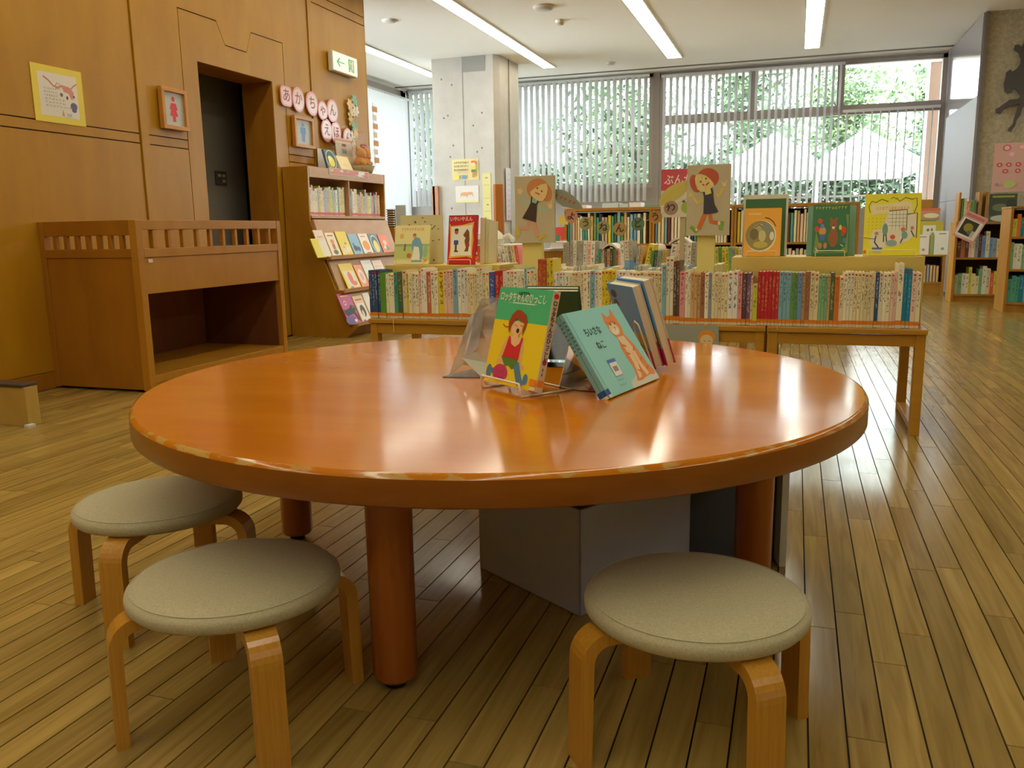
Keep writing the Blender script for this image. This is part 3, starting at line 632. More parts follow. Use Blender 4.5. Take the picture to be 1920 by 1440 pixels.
# left girl, coordinates in a 0..1 board (from her drawing)
def fx(pts, x0, y0, x1, y1): return [((x-x0)/(x1-x0), 1-(y-y0)/(y1-y0)) for x, y in pts]
B1 = (85, 105, 800, 1350); g = lambda pts: fx(pts, *B1)
HAIR1, SK, PINK = (198, 136, 82), (222, 196, 132), (214, 156, 130)
GIRL1 = [(HAIR1, g(ell(500, 350, 200, 195, .3))), (HAIR1, g(ell(650, 420, 110, 170, -.25))), (HAIR1, g(ell(660, 530, 60, 50))),
  ((168, 188, 160), g(line([(210, 430), (225, 560), (290, 630), (360, 580)], 70))), ((168, 188, 160), g(line([(500, 640), (570, 770), (690, 710)], 60))),
  (SK, g(ell(180, 390, 42, 50))), (SK, g(line([(160, 380), (135, 330)], 22))), (SK, g(line([(185, 370), (190, 310)], 20))), (SK, g(line([(205, 400), (240, 360)], 20))),
  (SK, g(ell(725, 670, 40, 50))), (SK, g(line([(730, 640), (745, 570)], 22))), (SK, g(line([(700, 660), (670, 610)], 20))),
  (PINK, g(line([(340, 930), (300, 1080), (185, 1065)], 66))), (PINK, g(line([(420, 960), (490, 1230)], 70))),
  ((206, 184, 56), g(ell(135, 1150, 36, 70))), ((206, 184, 56), g(ell(115, 1060, 20, 50))), ((206, 184, 56), g(line([(510, 1290), (560, 1230), (650, 1200)], 60))),
  ((150, 186, 170), g([(395, 500), (510, 540), (480, 620), (380, 590)])),
  ((74, 62, 50), g([(380, 585), (490, 625), (470, 965), (215, 885), (330, 690)])), ((74, 62, 50), g(line([(395, 490), (385, 600)], 26))), ((74, 62, 50), g(line([(515, 560), (480, 630)], 26))),
  (SK, g([(365, 400), (450, 330), (560, 270), (665, 252), (685, 340), (672, 440), (640, 520), (580, 582), (500, 565), (425, 505), (378, 455)])), ((96, 96, 70), g(ell(500, 335, 15, 18))), ((96, 96, 70), g(ell(578, 392, 15, 18))),
  ((176, 70, 60), g([(460, 405), (545, 440), (520, 470), (470, 450)])), ((240, 200, 180), g([(470, 428), (525, 452), (510, 468), (470, 446)]))]
B2 = (530, 100, 1290, 1400); g2 = lambda pts: fx(pts, *B2)
HAIR2, SK2 = (186, 94, 62), (216, 200, 130)
GIRL2 = [(HAIR2, g2(ell(900, 330, 190, 165, .2))), (HAIR2, g2(ell(680, 440, 95, 170, -.35))), (HAIR2, g2(ell(1000, 380, 80, 110, .3))),
  ((206, 186, 108), g2(line([(640, 690), (720, 800), (820, 740)], 64))), ((206, 186, 108), g2(line([(1010, 600), (1090, 690), (1160, 520)], 60))),
  (SK2, g2(ell(600, 650, 42, 46))), (SK2, g2(line([(590, 640), (565, 560)], 22))), (SK2, g2(line([(610, 640), (640, 590)], 22))),
  (SK2, g2(ell(1180, 470, 40, 42))), (SK2, g2(line([(1160, 460), (1120, 410)], 22))), (SK2, g2(line([(1190, 450), (1240, 400)], 22))),
  ((206, 116, 56), g2(line([(860, 1000), (750, 1280)], 76))), ((206, 116, 56), g2(line([(950, 1000), (965, 1140), (1090, 1170)], 70))),
  ((120, 166, 70), g2(line([(610, 1230), (730, 1330)], 60))), ((120, 166, 70), g2(line([(1165, 1140), (1140, 1300)], 62))), ((220, 210, 150), g2(ell(1110, 1175, 26, 34))), ((220, 210, 150), g2(ell(715, 1290, 24, 28))),
  ((216, 206, 110), g2([(855, 560), (955, 540), (960, 650), (860, 670)])),
  ((72, 72, 78), g2([(835, 660), (990, 620), (1020, 820), (1095, 965), (940, 1005), (830, 1000)])), ((72, 72, 78), g2(line([(830, 590), (845, 680)], 30))), ((72, 72, 78), g2(line([(960, 530), (985, 640)], 34))),
  (SK2, g2([(680, 290), (760, 264), (860, 300), (940, 370), (1002, 450), (1002, 500), (930, 552), (850, 592), (780, 602), (715, 540), (678, 440), (668, 350)])), ((100, 96, 80), g2(ell(770, 408, 15, 18))), ((100, 96, 80), g2(ell(862, 355, 15, 18))),
  ((190, 60, 50), g2(line([(800, 455), (850, 485), (915, 430)], 24))), ((236, 190, 170), g2(line([(825, 490), (870, 478)], 16)))]
s1 = signboard(965, 1040, 331, 455, (980, 1017), 0, GIRL1, 'grey signboard with paper girl in a brown pinafore, on left yellow post', 1)
s2 = signboard(1289, 1367, 310, 441, (1307, 1340), 0, GIRL2, 'grey signboard with paper girl in a navy pinafore, on right yellow post', -1)
# leaf-shaped sash banners
def leafbanner(p0, p1, wid, col, label, txt, tcol):
    a, b = aty(*p0, YS+.03), aty(*p1, YS+.03); ex = (b-a).normalized(); L_ = (b-a).length
    t = empty('paper_leaf_banner', None, label, 'banner', mtx=frame((a.x, YS+.03, a.z), (ex.x, 0, ex.z), (-ex.z, 0, ex.x)))
    n = 12; top_ = [(L_*i/n, wid*.62*math.sin(math.pi*(i/n)**.8)**.8) for i in range(n+1)]; bo = [(L_*i/n, -wid*.38*math.sin(math.pi*(i/n))**.8) for i in range(n, -1, -1)]
    obj('leaf', MB().prism([p for p in top_+bo[1:-1]], (0, 0, -.003), (1, 0, 0), (0, 1, 0), (0, 0, 1), .003), M(col, .6), t)
    return t, L_
t, L_ = leafbanner((1026, 362), (1093, 391), .072, (150, 156, 130), 'grey-green leaf-shaped banner with red marks, right of the left signboard', '', 0)
art('red_lettering', t, L_, .06, [((168, 96, 76), p) for p in scrib(.2, -.02, .6, .26, 5, 4)])
t, L_ = leafbanner((1236, 386), (1300, 338), .07, (214, 202, 104), 'yellow leaf-shaped banner at the left of the right signboard', '', 0)
art('fold', t, L_, .06, [((196, 182, 84), line([(.1, .05), (.5, .25), (.95, .1)], .12))])
# garland of seven discs
t = empty('letter_garland', (-.9, YS-.02, .95), 'garland of seven coloured paper discs spelling a word, strung between the girl signboards', 'garland')
GP = [(1071, 406, 24, (212, 152, 118), 'よ', .3), (1098, 419, 24, (170, 164, 100), 'う', .1), (1131, 427, 25, (160, 160, 106), 'ね', .05), (1162, 429, 25, (186, 152, 90), 'ん', 0), (1196, 420, 25, (102, 132, 100), 'ど', -.1), (1229, 407, 25, (186, 140, 66), 'う', -.3), (1258, 390, 27, (172, 148, 120), 'わ', -.35)]
path = []
for i, (u, v, d, c1, ch, rot) in enumerate(GP):
    p = aty(u, v, YS-.02); r_ = (aty(u+d/2, v, YS-.02).x-p.x); path.append(Vector((p.x, YS-.012, p.z))-t.location)
    o = obj('disc', MB().prism(ell(0, 0, r_, r_*.98, 0, 28), (0, 0, -.0015), (1, 0, 0), (0, 1, 0), (0, 0, 1), .0015), M(c1, .6), t, mtx=frame(Vector((p.x, YS-.02, p.z))-t.location, (math.cos(-rot), 0, math.sin(-rot)), (-math.sin(-rot), 0, math.cos(-rot))))
    text(ch, o, 0, 0, size=r_*1.35, col=(52, 44, 38), z=.0006, centre=True, bold=.0006)
ends = [Vector((aty(1040, 370, YS).x, YS-.01, aty(1040, 372, YS).z))-t.location, Vector((aty(1288, 372, YS).x, YS-.01, aty(1288, 372, YS).z))-t.location]
obj('string', MB().tube([ends[0]]+path+[ends[1]], .0012, 5), M((206, 190, 170), .7), t)
# red section sign behind
a, b = aty(1240, 318, 5.3), aty(1330, 406, 5.3)
t = flat('section_sign', (a.x, 5.3, b.z), (1, 0, 0), (0, 0, 1), b.x-a.x, a.z-b.z, (222, 214, 190), 'red and white section sign partly hidden behind the right girl signboard', 'sign', .006)
w_, h_ = b.x-a.x, a.z-b.z
art('red_panel', t, w_, h_, [((196, 84, 92), rect(0, .56, 1, 1)), ((150, 176, 70), ell(.52, .2, .1, .12)), ((96, 90, 84), ell(.47, .33, .03, .03))])
text('ぶんがく', t, w_*.06, h_*.70, width=w_*.75, size=.065, col=(250, 236, 226), z=.001, bold=.0012)
obj('stand_pole', MB().box(w_*.4, w_*.5, -b.z, 0, -.02, -.008), M((196, 180, 140), .6), t)
# ================================================================ bookcases
def bookcase(name, x0, x1, y0, y1, zs, top, label, wood_=CASEW, group=None, back=True, dark=(84, 62, 44), rz=0):
    """zs: heights of shelf boards; open front faces -y"""
    t = empty(name, (x0, y0, 0), label, 'bookcase', group, rz=rz); w = x1-x0; d = y1-y0
    for xx in (0, w-.025): obj('side_panel', MB().box(xx, xx+.025, 0, d, 0, top), wood_, t, .002)
    if back: obj('back_panel', MB().box(.025, w-.025, d-.015, d, .03, top-.01), M(dark, .7), t)
    for z in zs: obj('shelf', MB().box(.025, w-.025, .004, d-.015, z-.022, z), wood_, t, .002)
    obj('plinth', MB().box(.025, w-.025, .02, .04, 0, zs[0]-.022), wood_, t)
    return t
# ================================================================ shelf books
PAL = {'cream': ((226, 214, 168), (110, 96, 70)), 'ivory': ((232, 226, 196), (96, 84, 70)), 'white': ((228, 228, 214), (70, 70, 90)), 'navy blue': ((44, 78, 124), (190, 200, 214)),
 'bright green': ((96, 156, 52), (96, 156, 52)), 'teal': ((78, 158, 140), (40, 90, 80)), 'dark green': ((72, 104, 66), (190, 180, 90)), 'yellow': ((220, 200, 52), (80, 70, 30)),
 'orange-brown': ((200, 118, 76), (240, 220, 190)), 'pale pink': ((232, 200, 178), (170, 90, 90)), 'sky blue': ((132, 182, 196), (70, 110, 130)), 'brick red': ((178, 84, 42), (220, 150, 90)),
 'blue': ((56, 92, 168), (200, 210, 230)), 'red': ((186, 42, 46), (236, 150, 100)), 'dark brown': ((92, 74, 60), (210, 200, 170)), 'brown': ((164, 112, 76), (110, 60, 50)),
 'pink': ((218, 150, 148), (150, 80, 80)), 'maroon': ((104, 62, 56), (200, 190, 180)), 'purple': ((120, 90, 120), (200, 190, 200)), 'lime': ((204, 204, 74), (100, 100, 40)),
 'green': ((104, 150, 84), (60, 90, 50)), 'light blue': ((112, 156, 200), (60, 90, 150)), 'mint green': ((132, 184, 134), (80, 120, 80)), 'tan': ((206, 170, 112), (130, 90, 60)),
 'orange': ((220, 120, 44), (200, 90, 30)), 'grey-blue': ((150, 162, 170), (80, 90, 110)), 'turquoise': ((30, 124, 160), (120, 190, 200)), 'grey': ((176, 172, 156), (100, 96, 90)), 'coral red': ((222, 96, 74), (240, 200, 180))}
PAL = {k: (tuple(min(248, round(c*1.08)) for c in v[0]), v[1]) for k, v in PAL.items()}
_SP = {}
def spine_mat(nm, plain=False):
    k = (nm, plain)
    if k in _SP: return _SP[k]
    if plain: _SP[k] = M(PAL[nm][0], .45); return _SP[k]
    m, t, b, N = nt('spine_'+nm.replace(' ', '_').replace('-', '_')); L = t.links.new
    tc = N('ShaderNodeTexCoord'); sx = N('ShaderNodeSeparateXYZ'); L(tc.outputs['Object'], sx.inputs[0]); oi = N('ShaderNodeObjectInfo')
    def mth(op, a, b_=None, c=None):
        n = N('ShaderNodeMath'); n.operation = op
        for i, v in enumerate((a, b_, c)):
            if v is None: continue
            if hasattr(v, 'links'): L(v, n.inputs[i])
            else: n.inputs[i].default_value = v
        return n.outputs[0]
    cb_ = N('ShaderNodeCombineXYZ'); L(mth('MULTIPLY', sx.outputs[0], 2.6), cb_.inputs[0]); L(mth('MULTIPLY', oi.outputs['Random'], 60), cb_.inputs[1]); L(mth('MULTIPLY', sx.outputs[2], 20), cb_.inputs[2])
    n = N('ShaderNodeTexNoise'); n.inputs['Scale'].default_value = 1.15; n.inputs['Detail'].default_value = 2.5; L(cb_.outputs[0], n.inputs['Vector'])
    ink = mth('GREATER_THAN', n.outputs['Fac'], .53)
    zin = mth('MULTIPLY', mth('GREATER_THAN', sx.outputs[2], mth('MULTIPLY_ADD', oi.outputs['Random'], .25, .25)), mth('LESS_THAN', sx.outputs[2], .92))
    xin = mth('COMPARE', sx.outputs[0], .5, .27); yin = mth('LESS_THAN', sx.outputs[1], .02)
    f = mth('MULTIPLY', mth('MULTIPLY', mth('MULTIPLY', ink, zin), mth('MULTIPLY', xin, yin)), .75)
    mx = N('ShaderNodeMix'); mx.data_type = 'RGBA'; L(f, mx.inputs[0]); mx.inputs[6].default_value = (*lin(PAL[nm][0]), 1); mx.inputs[7].default_value = (*lin(PAL[nm][1]), 1)
    hs = N('ShaderNodeHueSaturation'); mr = N('ShaderNodeMapRange'); mr.inputs['To Min'].default_value = .9; mr.inputs['To Max'].default_value = 1.06
    rr = mth('FRACT', mth('MULTIPLY', oi.outputs['Random'], 17.3)); L(rr, mr.inputs[0]); L(mr.outputs[0], hs.inputs['Value']); L(mx.outputs[2], hs.inputs['Color']); L(hs.outputs[0], b.inputs['Base Color'])
    b.inputs['Roughness'].default_value = .42; _SP[k] = m; return m
PAGE = M((236, 226, 190), .8)
CT = .13
_cov = MB().box(0, 1, 0, .012, 0, 1).box(0, CT, .012, 1, 0, 1).box(1-CT, 1, .012, 1, 0, 1)
COVER_ME = {}
def cover_mesh(nm):
    if nm not in COVER_ME: COVER_ME[nm] = _cov.mesh('cover', spine_mat(nm))
    return COVER_ME[nm]
PAGES_ME = MB().box(CT, 1-CT, .013, .965, .015, .985).mesh('pages', PAGE)
LAB_ME = MB().box(.0, 1, -.010, 0, .055, .125, 0).box(.02, .98, -.009, 0, .008, .055, 1).mesh('shelf_label', [M((232, 140, 34), .35), M((224, 218, 190), .4)])
LABR_ME = MB().box(.05, .95, -.010, 0, .03, .12, 0).mesh('shelf_label', [M((206, 60, 50), .4)])
DOT_ME = MB().prism(ell(.5, .955, .3, .016, 0, 10), (0, -.008, 0), (1, 0, 0), (0, 0, 1), (0, 1, 0), .008).mesh('round_sticker', M((196, 44, 40), .45))
def shelf_book(x, y, z, w, d, h, nm, label, group, lab=1, dot=True, rz=0, tilt=0):
    """x: left edge, y: spine plane, z: base; spine faces -y before rz (rotation about the vertical)"""
    m = Matrix.Translation((x, y, z)) @ Matrix.Rotation(rz, 4, 'Z') @ Matrix.Rotation(tilt, 4, 'Y') @ Matrix.Diagonal((w, d, h, 1))
    o = bpy.data.objects.new('book', cover_mesh(nm)); COL.objects.link(o); o.matrix_world = m
    tag(o, label, 'book', group)
    for nmx, me in (('pages', PAGES_ME),)+((('shelf_label', LAB_ME if lab == 1 else LABR_ME),) if lab else ())+((('round_sticker', DOT_ME),) if dot else ()):
        c = bpy.data.objects.new(nmx, me); COL.objects.link(c); c.parent = o
    return o
used_labels = set()
def seclabels(books, fmt):
    """books: colour names in order; gives each a label by its colour, its rank among its colour, and the stretch it stands in"""
    cnt = {}; tot = {}
    for b in books: tot[b] = tot.get(b, 0)+1
    out = []
    for b in books:
        cnt[b] = cnt.get(b, 0)+1
        out.append(fmt.format(c=(('only ' if tot[b] == 1 else ORD[cnt[b]-1]+' ')+b), ))
    return out
# the long front row: (right edge px, top px, colour, how many share the stretch)
ROW = [('book at the far left end of the front row', [(714, 507, 'navy blue', 4), (724, 513, 'bright green', 1), (740, 513, 'ivory', 3), (747, 510, 'teal', 1), (755, 510, 'dark green', 1), (763, 507, 'cream', 1), (767, 513, 'yellow', 1)]),
 ('book in the front row, below the cream gardener display book', [(786, 513, 'ivory', 3), (791, 506, 'pale pink', 1), (801, 504, 'white', 2), (809, 511, 'orange-brown', 1), (822, 510, 'ivory', 2), (833, 509, 'yellow', 1)]),
 ('book in the front row, below the red bear-and-child display book', [(850, 506, 'pale pink', 3), (859, 505, 'sky blue', 1), (877, 504, 'white', 3), (895, 512, 'cream', 4), (905, 502, 'ivory', 2), (918, 511, 'cream', 2), (928, 510, 'blue', 1), (944, 508, 'red', 2)]),
 ('book in the front row below the left yellow signboard post', [(984, 508, 'ivory', 6), (988, 502, 'sky blue', 1), (1009, 506, 'cream', 3)]),
 ('book in mid front row, from the brick red pair rightwards', [(1025, 487, 'brick red', 2), (1038, 486, 'yellow', 2), (1060, 511, 'white', 4), (1073, 512, 'ivory', 2), (1094, 511, 'cream', 4), (1107, 509, 'ivory', 2), (1115, 508, 'sky blue', 1), (1128, 509, 'ivory', 2)]),
 ('book in the front row, behind the leaning blue display books', [(1154, 508, 'yellow', 4), (1186, 509, 'ivory', 5), (1241, 511, 'cream', 8), (1248, 498, 'sky blue', 1), (1262, 483, 'ivory', 2), (1274, 490, 'dark brown', 2)]),
 ('book in the front row, under the right yellow signboard post', [(1284, 509, 'pink', 1), (1295, 508, 'ivory', 2), (1313, 513, 'tan', 3), (1321, 512, 'brown', 1), (1328, 513, 'ivory', 1), (1334, 513, 'grey-blue', 1), (1364, 513, 'cream', 5), (1383, 509, 'white', 2), (1391, 512, 'pink', 1), (1399, 513, 'maroon', 1), (1407, 513, 'purple', 1), (1411, 520, 'pale pink', 1), (1420, 534, 'lime', 1)]),
 ('book in the front row below the orange display book', [(1460, 510, 'red', 6), (1482, 511, 'sky blue', 3), (1495, 511, 'green', 2), (1503, 511, 'light blue', 1), (1509, 511, 'tan', 1), (1518, 510, 'brown', 1), (1534, 511, 'cream', 2)]),
 ('book in the front row, below the green bear display book', [(1551, 516, 'mint green', 3), (1556, 516, 'tan', 1), (1564, 512, 'dark green', 1), (1573, 519, 'orange', 1), (1581, 520, 'cream', 1), (1600, 511, 'ivory', 3)]),
 ('book in the front row, below the large yellow display book', [(1640, 512, 'cream', 6), (1647, 511, 'navy blue', 1), (1669, 512, 'ivory', 3), (1681, 511, 'pale pink', 2), (1692, 493, 'ivory', 1), (1708, 505, 'turquoise', 2), (1718, 510, 'pale pink', 1), (1726, 511, 'ivory', 1)])]
rd = random.Random(11)
px = 693.0; YBK = 3.895
for si, (where, items) in enumerate(ROW):
    flat_ = []
    for r_, top_, nm, n in items:
        for k in range(n): flat_.append((px+(r_-px)*k/n, px+(r_-px)*(k+1)/n, top_, nm))
        px = r_
    labs = seclabels([f[3] for f in flat_], '{c} '+where)
    for (a_, b_, top_, nm), lb in zip(flat_, labs):
        yy = YBK+rd.uniform(-.004, .004); xa, xb = aty(a_, 560, YBK).x, aty(b_, 560, YBK).x
        h = aty((a_+b_)/2, top_, YBK).z-DTZ+rd.uniform(-.003, .003)
        shelf_book(xa+.0004, yy, DTZ+.0005, xb-xa-.0008, .148, h, nm, lb, 'books in the long front row', dot=(nm not in ('bright green',)) and rd.random() < .85)
# second row back to back, seen as tops between the two signboard posts
px = aty(962, 500, 4.36).x; n = 0
spec2 = []
x = px; xe = aty(1366, 500, 4.36).x
cols2 = ['ivory', 'cream', 'white', 'ivory', 'pale pink', 'cream', 'grey', 'ivory', 'light blue']
while x < xe-.03:
    nm = cols2[rd.randrange(9)]; w = rd.choice((.014, .018, .022, .026)); spec2.append((x, w, nm)); x += w+.0008
def joined_books(name, label, cat, specs, parent=None):
    """specs: (x, y, z, w, d, h, colour, spine_front) joined as one object: too many to keep apart"""
    mb = MB(); mats = [PAGE]; keys = {}
    for x, y, z, w, d, h, nm, fr in specs:
        if nm not in keys: keys[nm] = len(mats); mats.append(M(PAL[nm][0], .45))
        k = keys[nm]; t_ = w*.12
        ys = (y, y+.003) if fr else (y+d-.003, y+d)
        mb.box(x, x+w, ys[0], ys[1], z, z+h, k).box(x, x+t_, y, y+d, z, z+h, k).box(x+w-t_, x+w, y, y+d, z, z+h, k).box(x+t_, x+w-t_, y+.004, y+d-.004, z+.002, z+h-.003, 0)
    o = obj(name, mb, mats, parent); o['kind'] = 'stuff'
    if not parent: tag(o, label, cat)
    return o
joined_books('rear_book_row', 'rear row of pale books facing away, seen as tops behind the front row', 'books', [(x, 4.235, DTZ+.0005, w, .15, rd.uniform(.232, .262), nm, False) for x, w, nm in spec2])
o = shelf_book(aty(1173, 500, 4.10).x, 4.08, DTZ+.0005, .022, .13, .285, 'light blue', 'light blue book standing tall between the rows, behind the leaning blue display books', None, lab=0, dot=False)
# ---------------------------------------------------------------- book row of a shelf, in a bookcase
def shelf_run(x0, x1, y, z, hmax, where, group, cols, wr=(.018, .032), d=.16, hr=(.72, .98), lab=2, seed=1, rz=0, origin=None, stop=None):
    rd = random.Random(seed); x = x0; specs = []
    while True:
        w = rd.uniform(*wr)
        if x+w > x1: break
        specs.append((x, w, rd.choice(cols), rd.uniform(*hr)*hmax)); x += w+.0008
    labs = seclabels([s[2] for s in specs], '{c} book '+where)
    for (x, w, nm, h), lb in zip(specs, labs):
        p = Vector((x, y, z))
        if origin is not None: p = Vector(origin)+Matrix.Rotation(rz, 3, 'Z') @ Vector((x, y, z))
        shelf_book(p.x, p.y, p.z+.0005, w, d, h, nm, lb, group, lab=lab, dot=False, rz=rz)
MIX = ['cream', 'ivory', 'white', 'sky blue', 'pale pink', 'green', 'ivory', 'grey', 'yellow', 'light blue', 'dark green', 'maroon', 'teal', 'tan', 'navy blue', 'grey-blue']
PALE = ['cream', 'ivory', 'white', 'pale pink', 'grey', 'tan', 'sky blue', 'ivory']
# rack cubbies: books face the room (+x), standing along the wall
def cub(y0, y1, where, seed, cols):
    rd = random.Random(seed); y = y0; sp = []
    while True:
        w = rd.uniform(.02, .038)
        if y+w > y1: break
        sp.append((y, w, rd.choice(cols), rd.uniform(.19, .265))); y += w+.001
    for (y, w, nm, h), lb in zip(sp, seclabels([s[2] for s in sp], '{c} book '+where)):
        shelf_book(-3.985, y, 1.0455, w, .15, h, nm, lb, 'books in the rack cubbies', lab=2, dot=False, rz=math.pi/2)
cub(6.44, 7.08, 'in the left cubby of the picture-book rack, from left', 3, ['pale pink', 'light blue', 'lime', 'green', 'grey-blue', 'white', 'grey', 'cream', 'ivory'])
cub(7.135, 7.78, 'in the right cubby of the picture-book rack, from left', 4, ['cream', 'navy blue', 'pale pink', 'ivory', 'grey', 'orange-brown', 'tan', 'lime'])
# ================================================================ face-out picture books
def dbook(name, m, w, h, t, col, label, cat='book', group=None, spine='L', spine_col=None, items=(), pages=True, cover_m=None, rnd=.45, seams=True):
    """book lying in its own frame: x across the visible cover, y up, visible cover at z=0 facing +z, thickness -t"""
    col = tuple(min(250, round(k*1.09)) for k in col); e = empty(name, None, label, cat, group, mtx=m); b = .0022
    mb = MB().box(0, w, 0, h, -b, 0).box(0, w, 0, h, -t, -t+b)
    obj('cover', mb, M(col, rnd), e, .0006, 1)
    sx = (0, b) if spine == 'L' else (w-b, w)
    obj('spine', MB().box(sx[0]-(.001 if spine == 'L' else 0), sx[1]+(.001 if spine == 'R' else 0), 0, h, -t, 0), M(spine_col or col, rnd), e, .0008, 1)
    obj('pages', MB().box(.004 if spine == 'R' else b, w-(.004 if spine == 'L' else b), .003, h-.003, -t+b, -b), PAGE, e)
    if items: art('cover_picture', e, w, h, items)
    return e
# --- on the round table ------------------------------------------------------
ZT = TZ
def wire(name, paths, m, label, r=.0027, col=(240, 234, 216), parts=('front_hook', 'back_loop', 'base_rail')):
    e = empty(name, None, label, 'book stand', None, mtx=m)
    for pn, p in zip(parts, paths): obj(pn, MB().tube(p, r, 8), M(col, .35), e)
    return e
def base_frame(BL, BR, z, lean, zoff=0):
    A, B = atz(*BL, z), atz(*BR, z); ex = (B-A).normalized(); nb = Vector((0, 0, 1)).cross(ex); l = math.radians(lean)
    up = Vector((0, 0, math.cos(l)))+nb*math.sin(l); return frame(A, ex, up), (B-A).length
# green and yellow storybook
m, w = base_frame((907, 712), (1003, 736), .532, 14)
H_ = .236
G, Yl = (74, 186, 128), (226, 206, 44)
cov = [(G, rect(0, .655, 1, 1)), (Yl, rect(0, 0, 1, .655)),
 ((200, 232, 206), line([(.3, .845), (.72, .845)], .012)),
 ((84, 130, 160), ell(.075, .105, .055, .075)), ((84, 130, 160), ell(.15, .12, .05, .03)),
 ((214, 178, 120), line([(.36, .50), (.28, .38), (.24, .27)], .055)), ((214, 178, 120), line([(.60, .50), (.63, .36), (.635, .235)], .05)),
 ((214, 178, 120), line([(.30, .24), (.20, .235)], .05)), ((214, 178, 120), ell(.31, .215, .09, .05)), ((214, 178, 120), ell(.68, .21, .045, .024)),
 ((92, 130, 60), [(.27, .285), (.58, .285), (.62, .20), (.50, .17), (.44, .20), (.36, .19)]),
 ((84, 130, 160), line([(.58, .235), (.64, .13), (.70, .045)], .10)), ((84, 130, 160), ell(.79, .10, .045, .055)), ((84, 130, 160), line([(.70, .03), (.78, .08)], .05)),
 ((188, 66, 106), ell(.30, .115, .145, .088)), ((160, 52, 92), line([(.22, .15), (.30, .11), (.38, .15)], .008)), ((160, 52, 92), line([(.25, .08), (.33, .06), (.38, .09)], .008)),
 ((226, 190, 140), [(.36, .50), (.60, .50), (.585, .43), (.50, .38), (.40, .42)]),
 ((198, 50, 54), [(.355, .50), (.385, .50), (.42, .425), (.50, .40), (.57, .44), (.595, .505), (.62, .50), (.60, .40), (.60, .28), (.29, .285), (.33, .40)]),
 ((226, 190, 140), ell(.47, .59, .105, .075)), ((226, 190, 140), rect(.43, .49, .53, .54)),
 ((156, 72, 42), [(.32, .56), (.30, .64), (.34, .72), (.42, .775), (.50, .775), (.60, .735), (.645, .66), (.63, .60), (.60, .52), (.585, .58), (.60, .645), (.52, .665), (.45, .69), (.40, .64), (.365, .60), (.34, .53)]),
 ((156, 72, 42), line([(.33, .60), (.27, .585), (.22, .60), (.20, .615)], .012)),
 ((70, 40, 34), ell(.50, .565, .028, .024)), ((120, 80, 60), line([(.43, .62), (.48, .61)], .005)), ((120, 80, 60), line([(.53, .62), (.58, .615)], .005)), ((150, 100, 70), line([(.485, .60), (.49, .59)], .005)),
 ((236, 132, 40), rect(.88, .055, 1, .12)), ((214, 206, 176), rect(.90, .01, 1, .045)), ((190, 60, 50), line([(.9, .005), (1, .005)], .006))]
b = dbook('storybook', m, w, H_, .020, Yl, 'green and yellow storybook with a red-haired child on its cover, standing on round table', spine='R', spine_col=(222, 212, 186), items=cov)
text('ロッタちゃんのひっこし', b, w*.05, H_*.865, width=w*.86, size=.024, col=(240, 244, 226), z=.001, bold=.0004, name='title_lettering')
text('LOTTA', b, w*.39, H_*.935, width=w*.2, size=.0085, col=(40, 60, 52), z=.001, bold=.0003, name='title_lettering')
art('small_lettering', b, w, H_, [((206, 236, 206), p) for p in scrib(.2, .835, .58, .014, 18, 5)], z=.0004)
Rm = Matrix.Translation((w+.0012, 0, 0)) @ Matrix(((0, 0, 1, 0), (0, 1, 0, 0), (-1, 0, 0, 0), (0, 0, 0, 1)))
text('ロッタちゃんのひっこし', b, .0035, H_*.86, size=.0135, col=(60, 44, 40), z=.0004, vertical=True, bold=.0003, name='spine_lettering', mtx=Rm)
art('spine_stickers', b, .02, H_, [((206, 52, 48), ell(.5, .95, .36, .026)), ((150, 60, 62), ell(.5, .30, .3, .03)), ((236, 132, 40), rect(.02, .055, .98, .12)), ((70, 60, 56), line([(.45, .24), (.45, .21)], .12)), ((70, 60, 56), line([(.45, .19), (.45, .165)], .14))], mtx=Rm)
def easel(name, m, w, lean, label, hook=.75, z0=.517, zb=.532, loop=True):
    """white wire easel in the book's own frame; drop: how far below the book base the table is"""
    l = math.radians(lean); dz = zb-z0-.0022; R_ = math.cos(l), math.sin(l)
    def tb(x, out, up):     # table-aligned offsets (out of the cover horizontally, up) to book frame
        return (x, up*R_[0]-out*R_[1]*1.0, up*R_[1]+out*R_[0])
    x0, x1 = w*(.5-hook/2), w*(.5+hook/2)
    fh = [tb(x0, -.03, -dz), tb(x0, .020, -dz), tb(x0, .024, -dz+.006), tb(x0, .024, .014), tb(x0+.003, .024, .018), tb(x1-.003, .024, .018), tb(x1, .024, .014), tb(x1, .024, -dz+.006), tb(x1, .020, -dz), tb(x1, -.03, -dz)]
    xa, xb = w*.28, w*.72
    bl = [tb(xa, -.035, -dz), tb(xa, -.075, .10), tb(xa+.01, -.080, .13), tb((xa+xb)/2, -.083, .142), tb(xb-.01, -.080, .13), tb(xb, -.075, .10), tb(xb, -.035, -dz)]
    br = [tb(x0, -.03, -dz), tb(x0, -.13, -dz), tb(x1, -.13, -dz), tb(x1, -.03, -dz)]
    return wire(name, [fh, bl, br], m, label)
easel('wire_book_stand', m, w, 14, 'white wire stand holding the green and yellow storybook')
